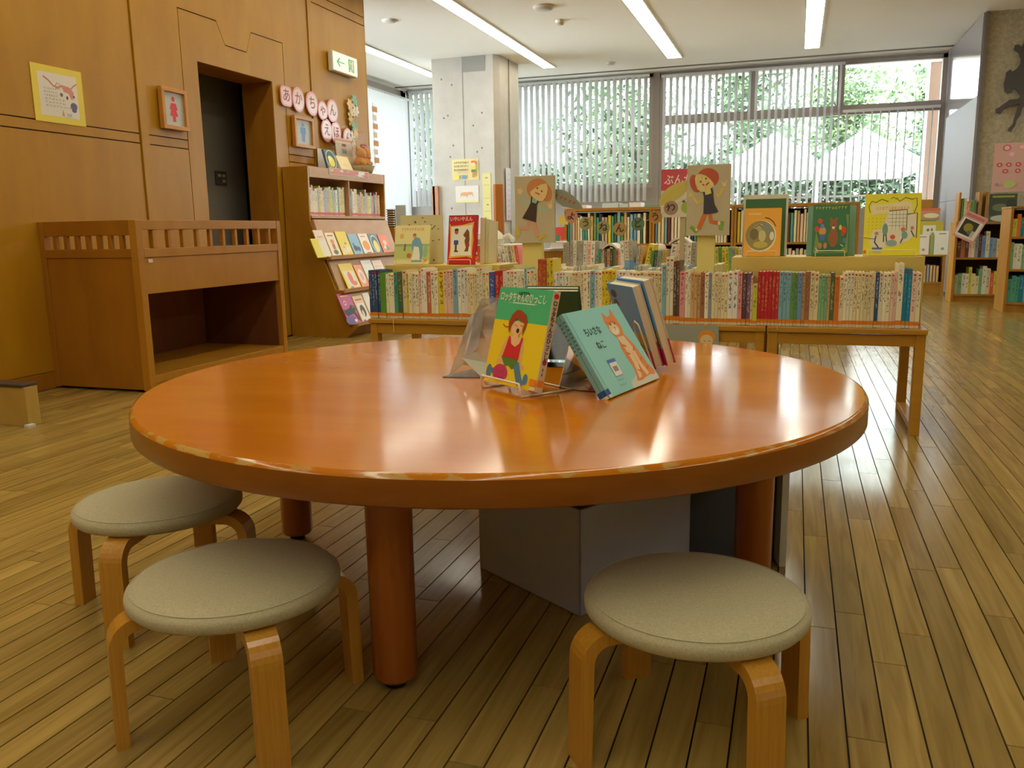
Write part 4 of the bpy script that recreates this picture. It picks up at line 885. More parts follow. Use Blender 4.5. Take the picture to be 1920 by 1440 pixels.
# light blue kitten picture books, two, on a clear stand
m, w = base_frame((1143, 747), (1237, 708), .521, 33); H_ = .222
BLUE = (142, 212, 206); OR, LT = (220, 140, 76), (238, 206, 160)
kit = [((208, 214, 200), [(.45, .0), (.98, .0), (.99, .06), (.85, .12), (.6, .12), (.48, .08)]),
 (OR, [(.60, .66), (.585, .82), (.63, .93), (.675, .86), (.74, .87), (.80, .96), (.82, .83), (.83, .70), (.80, .62), (.87, .48), (.90, .34), (.93, .20), (.985, .11), (.95, .06), (.86, .08), (.78, .07), (.66, .05), (.58, .06), (.62, .12), (.64, .22), (.62, .34), (.62, .48), (.66, .58)]),
 (LT, ell(.69, .70, .085, .075)), (LT, [(.66, .60), (.78, .60), (.83, .42), (.82, .26), (.86, .10), (.80, .08), (.76, .24), (.70, .09), (.64, .08), (.69, .26), (.68, .44)]),
 ((244, 228, 200), ell(.685, .675, .055, .04)), ((206, 120, 60), line([(.60, .80), (.65, .78), (.70, .80), (.76, .78)], .016)),
 ((120, 90, 40), ell(.665, .765, .016, .014)), ((120, 90, 40), ell(.745, .765, .016, .014)), ((60, 44, 40), [(.69, .72), (.715, .72), (.70, .70)]), ((100, 70, 60), line([(.70, .70), (.69, .68)], .006)),
 ((206, 116, 56), line([(.66, .50), (.72, .47)], .02)), ((206, 116, 56), line([(.66, .40), (.71, .37)], .02)), ((206, 116, 56), line([(.85, .44), (.80, .40)], .02)), ((206, 116, 56), line([(.88, .30), (.83, .27)], .02)), ((206, 116, 56), line([(.68, .18), (.72, .15)], .018)), ((206, 116, 56), line([(.90, .18), (.86, .15)], .018)),
 ((232, 176, 120), line([(.76, .40), (.76, .10)], .008)),
 ((226, 228, 222), rect(.27, .19, .40, .36)), ((76, 120, 190), rect(.265, .345, .405, .385)), ((150, 140, 150), rect(.295, .24, .375, .30)),
 ((90, 150, 160), line([(.035, .0), (.035, 1)], .006)), ((40, 80, 150), rect(0, .035, .05, .10)), ((214, 210, 180), rect(0, 0, .05, .035))]
b = dbook('kitten_picture_book', m, w, H_, .011, BLUE, 'light blue picture book with an orange kitten, front one of the pair on round table', group='light blue kitten picture books', spine='L', spine_col=(126, 186, 190), items=kit)
text('ちいさな', b, w*.17, H_*.70, size=.024, col=(50, 70, 70), z=.001, name='title_lettering', width=w*.28)
text('ねこ', b, w*.25, H_*.53, size=.024, col=(50, 70, 70), z=.001, name='title_lettering', width=w*.14)
art('small_lettering', b, w, H_, [((90, 130, 130), p) for p in scrib(.27, .13, .1, .02, 5, 8)+scrib(.25, .07, .12, .02, 4, 9)], z=.0004)
Ls = Matrix.Translation((-.0012, 0, -.011)) @ Matrix(((0, 0, -1, 0), (0, 1, 0, 0), (1, 0, 0, 0), (0, 0, 0, 1)))
art('spine_lettering', b, .011, H_, [((70, 110, 120), line([(.5, .92-.045*i), (.5, .90-.045*i)], .5)) for i in range(9)]+[((40, 80, 150), rect(0, .035, 1, .10)), ((214, 210, 180), rect(0, 0, 1, .035))], mtx=Ls)
m2 = m @ Matrix.Translation((.001, .0, -.0125))
b2 = dbook('kitten_picture_book', m2, w, H_, .011, BLUE, 'light blue picture book behind the kitten one, second of the pair, mostly hidden', group='light blue kitten picture books', spine='L', spine_col=(126, 186, 190))
art('spine_lettering', b2, .011, H_, [((70, 110, 120), line([(.5, .92-.045*i), (.5, .90-.045*i)], .5)) for i in range(9)]+[((40, 80, 150), rect(0, .035, 1, .10)), ((214, 210, 180), rect(0, 0, 1, .035))], mtx=Ls)
ACR = bpy.data.materials.new('clear_acrylic'); ACR.use_nodes = True
_b = ACR.node_tree.nodes['Principled BSDF']; _b.inputs['Base Color'].default_value = (.93, .96, .95, 1); _b.inputs['Transmission Weight'].default_value = 1; _b.inputs['Roughness'].default_value = .03; _b.inputs['IOR'].default_value = 1.2
def sheetpath(mb, prof, x0, x1, th):
    """bent sheet: profile (out, up) polyline, extruded in x"""
    P = [Vector(p) for p in prof]
    for a, b_ in zip(P[:-1], P[1:]):
        d = (b_-a).normalized(); n_ = Vector((-d.y, d.x))*th
        mb.hexa([(x0, -a.x, a.y), (x1, -a.x, a.y), (x1, -b_.x, b_.y), (x0, -b_.x, b_.y)], [(x0, -(a+n_).x, (a+n_).y), (x1, -(a+n_).x, (a+n_).y), (x1, -(b_+n_).x, (b_+n_).y), (x0, -(b_+n_).x, (b_+n_).y)])
    return mb
A, B = atz(1143, 747, ZT), atz(1237, 708, ZT); yaw_ = math.atan2((B-A).y, (B-A).x)
l = math.radians(33)
t = empty('acrylic_book_stand', (A.x, A.y, ZT), 'clear acrylic stand holding the light blue kitten picture books', 'book stand', rz=yaw_)
wB = (B-A).length
sb = lambda s, dd: (-math.sin(l)*s-dd, math.cos(l)*s)
obj('back_plate', sheetpath(MB(), [(-.030, .002), (-.030-math.sin(l)*.17, .002+math.cos(l)*.17)], .05, wB-.07, .002), ACR, t)
obj('rear_leg', sheetpath(MB(), [(-.030-math.sin(l)*.17, math.cos(l)*.17), (-.16, .001)], .05, wB-.07, .002), ACR, t)
obj('base', MB().box(.05, wB-.07, .0, .12, .0003, .0018), ACR, t)
# dark green pair facing away
l = math.radians(-19); A = atz(1095, 676, ZT+.006); wG = .155
m = frame((A.x-wG, A.y, A.z), (1, 0, 0), (0, math.sin(l), math.cos(l)))
gi = [((56, 88, 56), rect(0, 0, 1, 1)), ((96, 80, 40), ell(.35, .52, .28, .14)), ((150, 84, 50), ell(.30, .56, .10, .06)), ((120, 120, 56), ell(.45, .50, .10, .06)), ((150, 140, 120), rect(.42, .17, .62, .25)), ((150, 90, 80), ell(.50, .21, .04, .025))]
dbook('dark_green_book', m, wG, .216, .019, (54, 84, 54), 'dark green hardback turned away, front one of two behind the yellow storybook', group='dark green hardbacks facing away', spine='L', items=gi)
m = frame((A.x-wG, A.y+.0215, A.z), (1, 0, 0), (0, math.sin(l), math.cos(l))) @ Matrix.Translation((-.004, .003, 0))
dbook('dark_green_book', m, wG, .220, .019, (54, 84, 54), 'dark green hardback turned away, rear one of two behind the yellow storybook', group='dark green hardbacks facing away', spine='L')
t = empty('acrylic_book_stand', (A.x-wG/2, A.y-.012, ZT), 'clear acrylic stand propping the dark green hardbacks from in front', 'book stand')
obj('support_plate', MB().hexa([(-.06, -.002, .001), (.05, -.002, .001), (.05, 0, .001), (-.06, 0, .001)], [(-.06, -.035, .12), (.05, -.035, .12), (.05, -.033, .12), (-.06, -.033, .12)]), ACR, t)
obj('base', MB().box(-.06, .05, -.09, .05, .0003, .0018), ACR, t)
obj('front_brace', MB().hexa([(-.06, -.09, .001), (.05, -.09, .001), (.05, -.088, .001), (-.06, -.088, .001)], [(-.06, -.037, .12), (.05, -.037, .12), (.05, -.035, .12), (-.06, -.035, .12)]), ACR, t)
# blue and crimson hardbacks leaning on a white wire stand, covers turned away
N0 = atz(1229, 692, ZT+.004); th = math.radians(123); exv = Vector((math.cos(th), math.sin(th), 0)); nb = Vector((0, 0, 1)).cross(exv); l = math.radians(18)
up = Vector((0, 0, math.cos(l)))+nb*math.sin(l); wB2, hB2 = .185, .235
# frame with visible cover facing nb: x must run so that x cross up = nb side -> start at the far corner
m = frame(N0+exv*wB2, -exv, up)
bc = [((96, 156, 216), rect(0, .42, 1, 1)), ((150, 148, 70), rect(0, .20, 1, .42)), ((170, 44, 96), rect(0, 0, 1, .20)), ((70, 76, 120), ell(.2, .88, .12, .05)), ((86, 76, 100), ell(.2, .76, .1, .05)), ((96, 92, 60), line([(0, .38), (1, .24)], .02)), ((96, 92, 60), line([(0, .32), (1, .22)], .012)), ((200, 190, 160), rect(.4, .28, .7, .42))]
for k, lb in enumerate(('blue and crimson hardback leaning with pages showing, nearer of the pair on round table', 'blue and crimson hardback leaning behind its twin, farther right one of the pair')):
    mk = m @ Matrix.Translation((.006*k-.0, .010*k, -.030*k))
    if k == 1: mk = m @ Matrix.Translation((.012, .0, -.030))
    b = dbook('blue_hardback', mk, wB2, hB2*(1+.03*k), .026, (96, 156, 216), lb, group='blue and crimson hardbacks', spine='L', items=bc)
    obj('crimson_edge', MB().box(0, wB2+.0006, 0, hB2*.30, -.0265, -.0235), M((176, 44, 100), .5), b)
    obj('crimson_edge', MB().box(0, wB2+.0006, 0, hB2*.22, -.0023, .0001), M((176, 44, 100), .5), b)
    obj('pale_edge', MB().box(0, wB2+.0006, hB2*.30, hB2*(1+.03*k), -.0265, -.0235), M((214, 206, 190), .5), b)
base_ = Matrix.Translation((N0.x, N0.y, ZT)) @ Matrix.Rotation(th-math.pi, 4, 'Z')
# base_ : x runs back towards the near corner (x=0) ; -x along the spine ; +y = away from nb
e = empty('wire_book_stand', None, 'white wire stand with two loops propping the blue and crimson hardbacks', 'book stand', mtx=base_)
tl = math.tan(l)
def bloop(xc): return [(xc-.02, -.012, .003), (xc-.02, -.012-.11*tl-.004, .11), (xc-.014, -.016-.125*tl, .128), (xc, -.018-.135*tl, .137), (xc+.014, -.016-.125*tl, .128), (xc+.02, -.012-.11*tl-.004, .11), (xc+.02, -.012, .003)]
# wires stand on the visible side (towards nb = -y of this frame ... )
for xc in (.052-.10, .158-.10):
    obj('loop', MB().tube([(-p[0]*1-.0, p[1], p[2]) if False else (p[0]-.03, p[1], p[2]) for p in bloop(-xc-.02)], .0023, 8), M((214, 204, 178), .35), e)
obj('base_rail', MB().tube([(-.15, -.012, .0026), (-.02, -.012, .0026)], .0023, 8), M((214, 204, 178), .35), e)
# empty acrylic display stand at the left
A = atz(830, 708, ZT); C0 = atz(905, 709, ZT); Bk = atz(853, 690, ZT)
GLS = bpy.data.materials.new('tinted_acrylic'); GLS.use_nodes = True
_b = GLS.node_tree.nodes['Principled BSDF']; _b.inputs['Base Color'].default_value = (.80, .80, .76, 1); _b.inputs['Transmission Weight'].default_value = .82; _b.inputs['Roughness'].default_value = .12; _b.inputs['IOR'].default_value = 1.15
t = empty('acrylic_display_stand', (A.x, A.y, ZT), 'empty folded clear acrylic display stand left of the green and yellow storybook', 'book stand', rz=math.atan2(C0.y-A.y, C0.x-A.x))
Lb = (C0-A).length; Q = Vector((Bk.x-A.x, Bk.y-A.y, 0)); Q = Matrix.Rotation(-t.rotation_euler.z, 3, 'Z') @ Q
# base runs away from the viewer; two tall wings lean back; a folded pale lip at the front
mb = MB(); wdir = Vector((0.03, .20, 0)); th_ = .0022
obj('base', MB().prism([(0, 0), (Lb, 0), (Lb+.03, .10), (.055, .14), (.012, .05)], (0, 0, .0004), (1, 0, 0), (0, 1, 0), (0, 0, 1), .002), GLS, t)
def plate(name, pts, th=.002, mat=GLS):
    pts = [Vector(p) for p in pts]; n_ = (pts[1]-pts[0]).cross(pts[2]-pts[0]).normalized()*th; k = len(pts)
    mb = MB(); mb._add(pts+[p+n_ for p in pts], [tuple(range(k))[::-1], tuple(range(k, 2*k))]+[(i, (i+1) % k, (i+1) % k+k, i+k) for i in range(k)], 0)
    return obj(name, mb, mat, t)
W_ = lambda u, v, y: Matrix.Rotation(-t.rotation_euler.z, 3, 'Z') @ (aty(u, v, y)-Vector((A.x, A.y, ZT)))
yb = A.y
p = [W_(834, 707, yb), W_(852, 690, yb+.09), W_(882, 592, yb+.16), W_(909, 579, yb+.14), W_(893, 640, yb+.06), W_(872, 680, yb+.02)]
plate('side_wing', [W_(842, 704, yb), W_(882, 592, yb+.13), W_(890, 586, yb+.14), W_(909, 580, yb+.15), W_(896, 650, yb+.06), W_(868, 683, yb+.01)])
plate('back_wing', [W_(866, 684, yb+.02), W_(890, 586, yb+.15), W_(903, 561, yb+.17), W_(944, 556, yb+.19), W_(950, 600, yb+.17), W_(930, 690, yb+.07)])
plate('folded_lip', [W_(905, 709, yb), W_(866, 671, yb-.005), W_(892, 659, yb+.02), W_(918, 681, yb+.04), W_(914, 697, yb+.03)], mat=M((206, 212, 192), .35))
# ================================================================ books displayed on the risers
def riser_book(name, bl, br, top, y, z, lean, t, col, label, items=(), spine='L', spine_col=None, group=None, yaw=0):
    A = aty(*bl, y); B = aty(*br, y); w = (B.x-A.x)/math.cos(yaw); l = math.radians(lean)
    h = (aty(bl[0], top, y+.03).z-z)/math.cos(l)
    ex = Vector((math.cos(yaw), math.sin(yaw), 0)); nb = Vector((0, 0, 1)).cross(ex); up = Vector((0, 0, math.cos(l)))+nb*math.sin(l)
    m = frame((A.x, y, z), ex, up)
    return dbook(name, m, w, h, t, col, label, spine=spine, spine_col=spine_col, items=items, group=group), w, h, m
def stand(m, w, z, label): return wire('wire_book_stand', [[(w*.1, -.006, -.03), (w*.1, -.006, .016), (w*.1, .018, .018), (w*.13, .022, .018), (w*.87, .022, .018), (w*.9, .018, .018), (w*.9, -.006, .016), (w*.9, -.006, -.03)], [(w*.3, 0, -.03), (w*.3, .1, -.028), (w*.5, .115, -.028), (w*.7, .1, -.028), (w*.7, 0, -.03)]], m, label, .0018)
ZL, ZR_, YD = .724, .757, 4.13
CR_ = (230, 218, 150)
farm = [((232, 222, 156), rect(0, 0, 1, 1)), ((188, 200, 120), rect(0, .10, 1, .50)), ((150, 180, 130), rect(0, .46, 1, .52)), ((232, 222, 170), rect(0, 0, 1, .08)),
 ((232, 170, 70), ell(.2, .72, .055, .06)), ((222, 196, 120), ell(.2, .72, .03, .034)),
 ((120, 166, 186), [(.50, .58), (.60, .70), (.72, .66), (.80, .50), (.82, .30), (.80, .06), (.50, .06), (.56, .30), (.50, .40)]), ((236, 230, 206), [(.56, .46), (.70, .44), (.74, .24), (.74, .10), (.50, .10), (.54, .28)]),
 ((176, 120, 80), ell(.565, .74, .05, .05)), ((214, 176, 130), ell(.555, .70, .035, .035)), ((196, 110, 70), ell(.43, .22, .07, .06)), ((120, 110, 100), line([(.29, .34), (.31, .52)], .05)), ((150, 186, 140), ell(.9, .32, .06, .14)), ((226, 150, 80), ell(.9, .10, .06, .04))]
b, w, h, m = riser_book('storybook', (738, 488), (803, 490), 423, YD, ZL, 12, .014, CR_, 'cream picture book with an aproned gardener on its cover, at the left end of riser', farm)
art('title_lettering', b, w, h, [((212, 120, 90), p) for p in scrib(.18, .86, .66, .065, 9, 21)], z=.0006)
stand(m, w, ZL, 'white wire stand under the cream gardener picture book')
spk = [((196, 190, 140), rect(0, 0, 1, 1))]+[(((120, 60, 50), (90, 84, 70), (100, 110, 80))[i % 3], ell(rd.uniform(.08, .92), rd.uniform(.05, .95), .022, .012)) for i in range(34)]
riser_book('storybook', (752, 488), (822, 490), 404, YD+.07, ZL, 8, .016, (200, 192, 140), 'olive-cream book with scattered dark flecks, behind the gardener picture book', spk, yaw=.3)
RD, FR_ = (198, 38, 44), (234, 176, 64)
bear = [(FR_, [(.04, .84), (.10, .78), (.5, .80), (.92, .86), (.88, .70), (.92, .5), (.88, .24), (.90, .12), (.7, .16), (.4, .14), (.05, .12), (.09, .3), (.07, .6)]),
 ((234, 230, 208), [(.10, .76), (.5, .78), (.86, .80), (.84, .5), (.86, .18), (.5, .18), (.12, .16), (.11, .5)]),
 ((120, 60, 44), ell(.30, .66, .065, .05)), ((70, 60, 56), ell(.30, .70, .075, .03)), ((190, 90, 60), ell(.31, .645, .05, .04)), ((236, 236, 226), rect(.23, .48, .37, .61)), ((60, 90, 150), rect(.22, .40, .38, .49)), ((120, 70, 50), rect(.26, .28, .33, .40)), ((90, 54, 44), rect(.24, .25, .38, .28)),
 ((128, 84, 50), [(.55, .60), (.62, .66), (.68, .72), (.76, .66), (.78, .5), (.76, .34), (.74, .26), (.60, .26), (.66, .34), (.62, .42), (.60, .48), (.64, .54), (.58, .56)]), ((188, 60, 56), ell(.73, .39, .055, .045))]
b, w, h, m = riser_book('storybook', (838, 489), (893, 490), 404, YD, ZL, 8, .022, RD, 'red book with a child facing a brown bear on its cover, on the left riser', bear, spine='R', spine_col=RD, yaw=-.14)
text('いやいやえん', b, w*.06, h*.885, size=.026, width=w*.80, col=(240, 226, 206), z=.001, bold=.0006, name='title_lettering')
Rm2 = Matrix.Translation((w+.0012, 0, 0)) @ Matrix(((0, 0, 1, 0), (0, 1, 0, 0), (-1, 0, 0, 0), (0, 0, 0, 1)))
art('spine_lettering', b, .022, h, [((232, 170, 150), p) for i in range(7) for p in scrib(.2, .85-.06*i, .6, .045, 1, 40+i)]+[((226, 140, 60), rect(0, .08, 1, .16)), ((236, 226, 210), rect(0, 0, 1, .06)), ((236, 226, 210), ell(.5, .23, .35, .03))], mtx=Rm2)
stand(m, w, ZL, 'white wire stand under the red bear-and-child book')
for i in range(3): riser_book('storybook', (900+i*5, 489), (906+i*5, 490), 408+i, YD+.03+i*.03, ZL, 6, .14, ((206, 198, 160), (190, 186, 140), (212, 204, 168))[i], '%s cream-edged book standing edge-on right of the red bear-and-child book' % ('nearest', 'middle', 'rearmost')[i])
OG = (240, 156, 48)
circ = [((250, 168, 60), rect(0, 0, 1, 1)), ((228, 220, 170), ell(.46, .42, .42, .33)), ((150, 136, 86), ell(.44, .43, .40, .31)), ((176, 170, 110), ell(.42, .56, .16, .12)), ((120, 106, 70), ell(.28, .46, .12, .12)), ((190, 176, 80), ell(.46, .24, .2, .07)), ((136, 140, 120), ell(.62, .58, .14, .1)), ((222, 220, 190), ell(.76, .42, .06, .09)), ((196, 190, 130), ell(.5, .42, .1, .12)), ((110, 90, 60), line([(.3, .6), (.4, .66), (.5, .6)], .02)),
 ((70, 60, 50), line([(.56, .80), (.66, .785), (.78, .72), (.86, .62)], .02)), ((252, 196, 110), rect(.1, .86, .45, .90))]
b, w, h, m = riser_book('storybook', (1393, 481), (1462, 484), 391, YD, ZR_, 12, .018, OG, 'orange book with a round olive picture on its cover, leftmost on the right riser', circ, spine='R', spine_col=(222, 170, 110))
stand(m, w, ZR_, 'white wire stand under the orange round-picture book')
riser_book('storybook', (1391, 481), (1474, 483), 366, YD+.075, ZR_, 7, .020, (206, 202, 176), 'large green-panelled book with cream border behind the orange book', [((64, 112, 66), rect(.04, .0, .95, .93))])
bg_ = [((64, 120, 80), rect(0, 0, 1, 1)), ((122, 150, 80), [(.04, .06), (.16, .9), (.10, .5), (.2, .2), (.5, .12), (.9, .16), (.96, .5), (.9, .8), (.98, .8), (.98, .06)]), ((60, 110, 74), ell(.5, .16, .34, .08)),
 ((150, 96, 60), ell(.57, .62, .10, .10)), ((150, 96, 60), ell(.49, .72, .035, .035)), ((150, 96, 60), ell(.65, .72, .035, .035)), ((150, 96, 60), ell(.57, .36, .13, .19)), ((226, 220, 200), ell(.57, .55, .04, .03)), ((90, 50, 40), ell(.57, .59, .02, .016)),
 ((196, 160, 70), ell(.27, .48, .10, .09)), ((206, 150, 110), ell(.27, .52, .06, .06)), ((90, 110, 170), rect(.2, .30, .34, .42)), ((200, 130, 100), ell(.22, .2, .05, .06)), ((200, 130, 100), ell(.36, .2, .05, .06)),
 ((206, 80, 66), ell(.12, .52, .07, .06)), ((206, 90, 60), ell(.20, .68, .07, .05)), ((120, 130, 190), ell(.26, .58, .05, .05)), ((210, 80, 50), ell(.86, .50, .07, .07)), ((220, 190, 70), ell(.76, .55, .04, .05)), ((200, 70, 60), ell(.83, .42, .05, .04)), ((100, 120, 160), ell(.88, .30, .05, .05)), ((220, 226, 200), line([(.1, .16), (.16, .06)], .02)), ((220, 226, 200), line([(.78, .22), (.86, .18)], .014))]
b, w, h, m = riser_book('storybook', (1522, 475), (1590, 477), 384, YD, ZR_, 10, .016, (60, 112, 74), 'green storybook with a brown bear and flowers on its cover, middle of right riser', bg_, spine='L', spine_col=(70, 124, 96))
art('title_lettering', b, w, h, [((206, 206, 90), p) for p in scrib(.05, .90, .88, .06, 10, 31)], z=.0006)
stand(m, w, ZR_, 'white wire stand under the green bear storybook')
riser_book('storybook', (1512, 474), (1602, 478), 387, YD+.07, ZR_, 8, .014, (120, 164, 140), 'sage green book showing at both sides behind the green bear storybook')
YW = (232, 216, 52)
sc = [((240, 222, 58), rect(0, 0, 1, 1)), ((232, 222, 170), [(.13, .83), (.30, .82), (.50, .84), (.70, .88), (.84, .84), (.86, .76), (.84, .68), (.6, .68), (.3, .68), (.14, .66), (.12, .74)]),
 ((120, 116, 66), line([(.10, .70), (.07, .80), (.12, .88), (.20, .86), (.30, .91), (.42, .87)], .016)), ((120, 116, 66), line([(.56, .93), (.62, .87), (.72, .93), (.84, .90), (.92, .92), (.93, .80), (.88, .68)], .016)), ((120, 116, 66), line([(.46, .92), (.52, .94), (.56, .90)], .012)),
 ((226, 222, 196), [(.10, .22), (.16, .40), (.30, .44), (.36, .56), (.42, .68), (.92, .68), (.94, .34), (.8, .24), (.6, .16), (.3, .12), (.16, .14)]),
 ((232, 228, 206), rect(.44, .42, .76, .72)), ((120, 116, 70), line([(.44, .72), (.76, .74), (.76, .40)], .018)), ((120, 116, 70), line([(.76, .66), (.94, .68), (.94, .28)], .02))]
sc += [((150, 150, 96), line([(.44+.064*i, .42), (.44+.064*i, .72)], .007)) for i in range(1, 5)]+[((150, 150, 96), line([(.44, .42+.06*i), (.76, .42+.06*i)], .007)) for i in range(1, 5)]
sc += [((120, 160, 140), ell(.38, .42, .05, .10)), ((84, 80, 60), line([(.36, .34), (.36, .22)], .02)), ((84, 80, 60), line([(.40, .34), (.42, .20)], .02)), ((206, 140, 110), ell(.23, .36, .035, .03)), ((90, 84, 66), line([(.22, .32), (.20, .22), (.28, .12)], .025)), ((206, 90, 56), ell(.52, .30, .045, .035)), ((140, 170, 160), ell(.50, .20, .10, .05)), ((206, 120, 90), ell(.70, .42, .04, .035)), ((120, 170, 160), ell(.73, .33, .05, .06)), ((90, 84, 66), line([(.70, .28), (.66, .2)], .02)), ((206, 130, 100), ell(.86, .44, .03, .03)), ((90, 90, 80), line([(.84, .40), (.90, .30)], .02)), ((90, 110, 160), rect(.16, .10, .34, .13)), ((196, 200, 190), rect(.18, .05, .32, .10)), ((90, 84, 66), line([(.0, .29), (.2, .27)], .008)), ((210, 120, 60), ell(.03, .06, .03, .03))]
sc += [((190, 172, 50), ell(.08+.07*(i % 5), .38+.055*(i//5), .008, .008)) for i in range(25)]
b, w, h, m = riser_book('storybook', (1618, 474), (1723, 477), 364, YD, ZR_, 10, .012, YW, 'large yellow picture book with a busy room scene, at right end of riser', sc, spine='R', spine_col=(214, 200, 60))
art('title_lettering', b, w, h, [((226, 150, 90), p) for p in scrib(.20, .74, .60, .05, 11, 41)], z=.0006)
stand(m, w, ZR_, 'white wire stand under the large yellow picture book')
# ================================================================ face-out books on the rack
def rack_book(k, u0, u1, vb, vt, col, label, items=(), t=.008, fwd=0):
    lx, lz, bx, bz = LED[k]; l = math.atan2(lx-bx, bz-lz); x = lx+.012+fwd
    y0, y1 = atx(u0, vb, x).y, atx(u1, vb, x).y
    A = Vector((x+.01, y0, lz+.001)); up = Vector((-math.sin(l), 0, math.cos(l))); dd = None
    best = min((abs((720-FPX*(A+up*hh-CAMP).dot(CU)/(A+up*hh-CAMP).dot(CF))-vt), hh) for hh in [.12+.005*i for i in range(40)])
    m = frame(A, (0, 1, 0), up)
    return dbook('picture_book', m, y1-y0, best[1], t, col, label, items=items, group='face-out books on the rack')
P_ = lambda i: i
rack_book(0, 594, 607, 482, 447, (220, 206, 40), 'small yellow book at the left end of the top rack ledge, in front', fwd=.014)
rack_book(0, 604, 621, 478, 431, (232, 210, 190), 'pale pink book, leftmost large one on the top rack ledge', [((222, 176, 160), rect(.2, .72, .8, .78)), ((150, 110, 100), ell(.8, .25, .06, .04)), ((240, 224, 206), rect(.1, .05, .9, .6))])
rack_book(0, 623, 640, 477, 436, (236, 220, 190), 'cream book with a small standing child, on the top rack ledge', [((214, 90, 60), rect(.2, .85, .8, .9)), ((210, 150, 110), ell(.5, .62, .2, .1)), ((200, 120, 60), rect(.35, .3, .65, .52)), ((110, 110, 90), ell(.5, .18, .25, .1))])
rack_book(0, 643, 662, 476, 434, (228, 206, 60), 'yellow book with white birds on the top rack ledge', [((238, 236, 210), ell(.35, .22, .14, .14)), ((238, 236, 210), ell(.68, .26, .14, .14)), ((220, 120, 60), ell(.35, .36, .05, .04)), ((120, 150, 100), ell(.6, .5, .1, .05))])
rack_book(0, 664, 681, 475, 439, (136, 176, 208), 'light blue book with dark kittens on the top rack ledge', [((70, 80, 110), ell(.35, .32, .2, .14)), ((80, 90, 110), ell(.68, .28, .16, .12)), ((70, 80, 110), ell(.25, .5, .06, .08))])
rack_book(0, 683, 700, 474, 438, (234, 222, 206), 'white book with an orange circle on the top rack ledge', [((232, 156, 70), ell(.5, .42, .34, .24)), ((206, 80, 60), rect(.2, .84, .7, .88)), ((90, 70, 60), rect(.3, .06, .8, .1))])
rack_book(0, 701, 717, 474, 439, (90, 120, 140), 'dark blue book with a yellow oval on the top rack ledge', [((216, 214, 200), ell(.5, .5, .42, .44)), ((80, 110, 130), ell(.5, .5, .36, .38)), ((232, 220, 120), ell(.52, .40, .26, .28))])
rack_book(0, 719, 735, 473, 439, (222, 110, 56), 'orange-red book at the right end of the top rack ledge', [((230, 200, 170), ell(.5, .55, .2, .14)), ((110, 140, 90), ell(.6, .25, .25, .12)), ((240, 230, 200), ell(.35, .3, .12, .1))])
rack_book(1, 652, 676, 535, 495, (226, 200, 60), 'yellow book with a pink figure on the middle rack ledge', [((240, 226, 200), rect(.15, .08, .88, .7)), ((220, 120, 100), ell(.5, .42, .16, .26)), ((220, 120, 100), ell(.65, .2, .18, .1)), ((90, 130, 190), rect(.2, .02, .45, .08))])
rack_book(1, 678, 692, 532, 498, (228, 140, 90), 'orange book with a white circle on the middle rack ledge', [((238, 226, 206), ell(.5, .48, .36, .34)), ((230, 170, 150), ell(.5, .48, .2, .2))])
rack_book(1, 694, 712, 530, 489, (226, 230, 232), 'white book on the middle rack ledge, above the blue front-row set', [((206, 214, 222), rect(.1, .1, .9, .5))])
rack_book(1, 714, 731, 529, 489, (234, 214, 200), 'pale pink-white book at right on the middle rack ledge', [((196, 186, 206), ell(.6, .4, .2, .1)), ((226, 190, 170), rect(.1, .7, .9, .8))])
rack_book(2, 653, 676, 600, 551, (184, 70, 124), 'magenta book with a leaping black cat on the lowest rack ledge', [((110, 90, 150), ell(.3, .12, .4, .14)), ((40, 34, 40), [(.02, .50), (.15, .46), (.5, .50), (.7, .60), (.9, .56), (.96, .44), (.86, .36), (.98, .10), (.88, .08), (.70, .30), (.5, .30), (.2, .26), (.05, .34)]), ((230, 200, 210), ell(.35, .68, .1, .08)), ((150, 50, 100), ell(.35, .68, .06, .05)), ((236, 180, 90), rect(.2, .88, .8, .92)), ((230, 230, 236), rect(.55, .05, .75, .13)), ((206, 190, 60), ell(.78, .52, .03, .02))])
rack_book(2, 678, 695, 596, 556, (226, 196, 160), 'cream book with a brown and white animal on the lowest rack ledge', [((238, 232, 214), rect(.08, .05, .92, .72)), ((96, 74, 60), ell(.52, .40, .26, .24)), ((226, 216, 200), ell(.45, .30, .1, .14)), ((190, 100, 80), rect(.15, .82, .85, .88)), ((90, 120, 180), rect(.15, .02, .4, .07))])
rack_book(2, 697, 708, 594, 550, (230, 228, 222), 'thin white book at the right of the lowest rack ledge')
# on top of the rack
def top_at(u, v): return atx(u, v, -4.02)
zt = 1.4565
def topbook(u0, u1, vt, x, col, label, items=(), t=.01, lean=14, name='picture_book'):
    a, b = atx(u0, 318, x), atx(u1, 322, x); h = atx(u0, vt, x).z-zt; l = math.radians(lean)
    return dbook(name, frame((x, a.y, zt), (0, 1, 0), (-math.sin(l), 0, math.cos(l))), b.y-a.y, h/math.cos(l), t, col, label, items=items)
topbook(616, 636, 279, -3.99, (76, 104, 110), 'dark teal book with a yellow moon standing on top of the rack', [((210, 214, 196), ell(.5, .5, .46, .48)), ((74, 100, 110), ell(.5, .5, .42, .44)), ((232, 214, 90), ell(.5, .38, .28, .26)), ((236, 226, 130), ell(.42, .55, .2, .14))], t=.02)
topbook(642, 664, 291, -3.99, (226, 214, 168), 'cream book leaning on top of the rack, right of the moon book', [((232, 196, 160), ell(.5, .4, .2, .12))], lean=26)
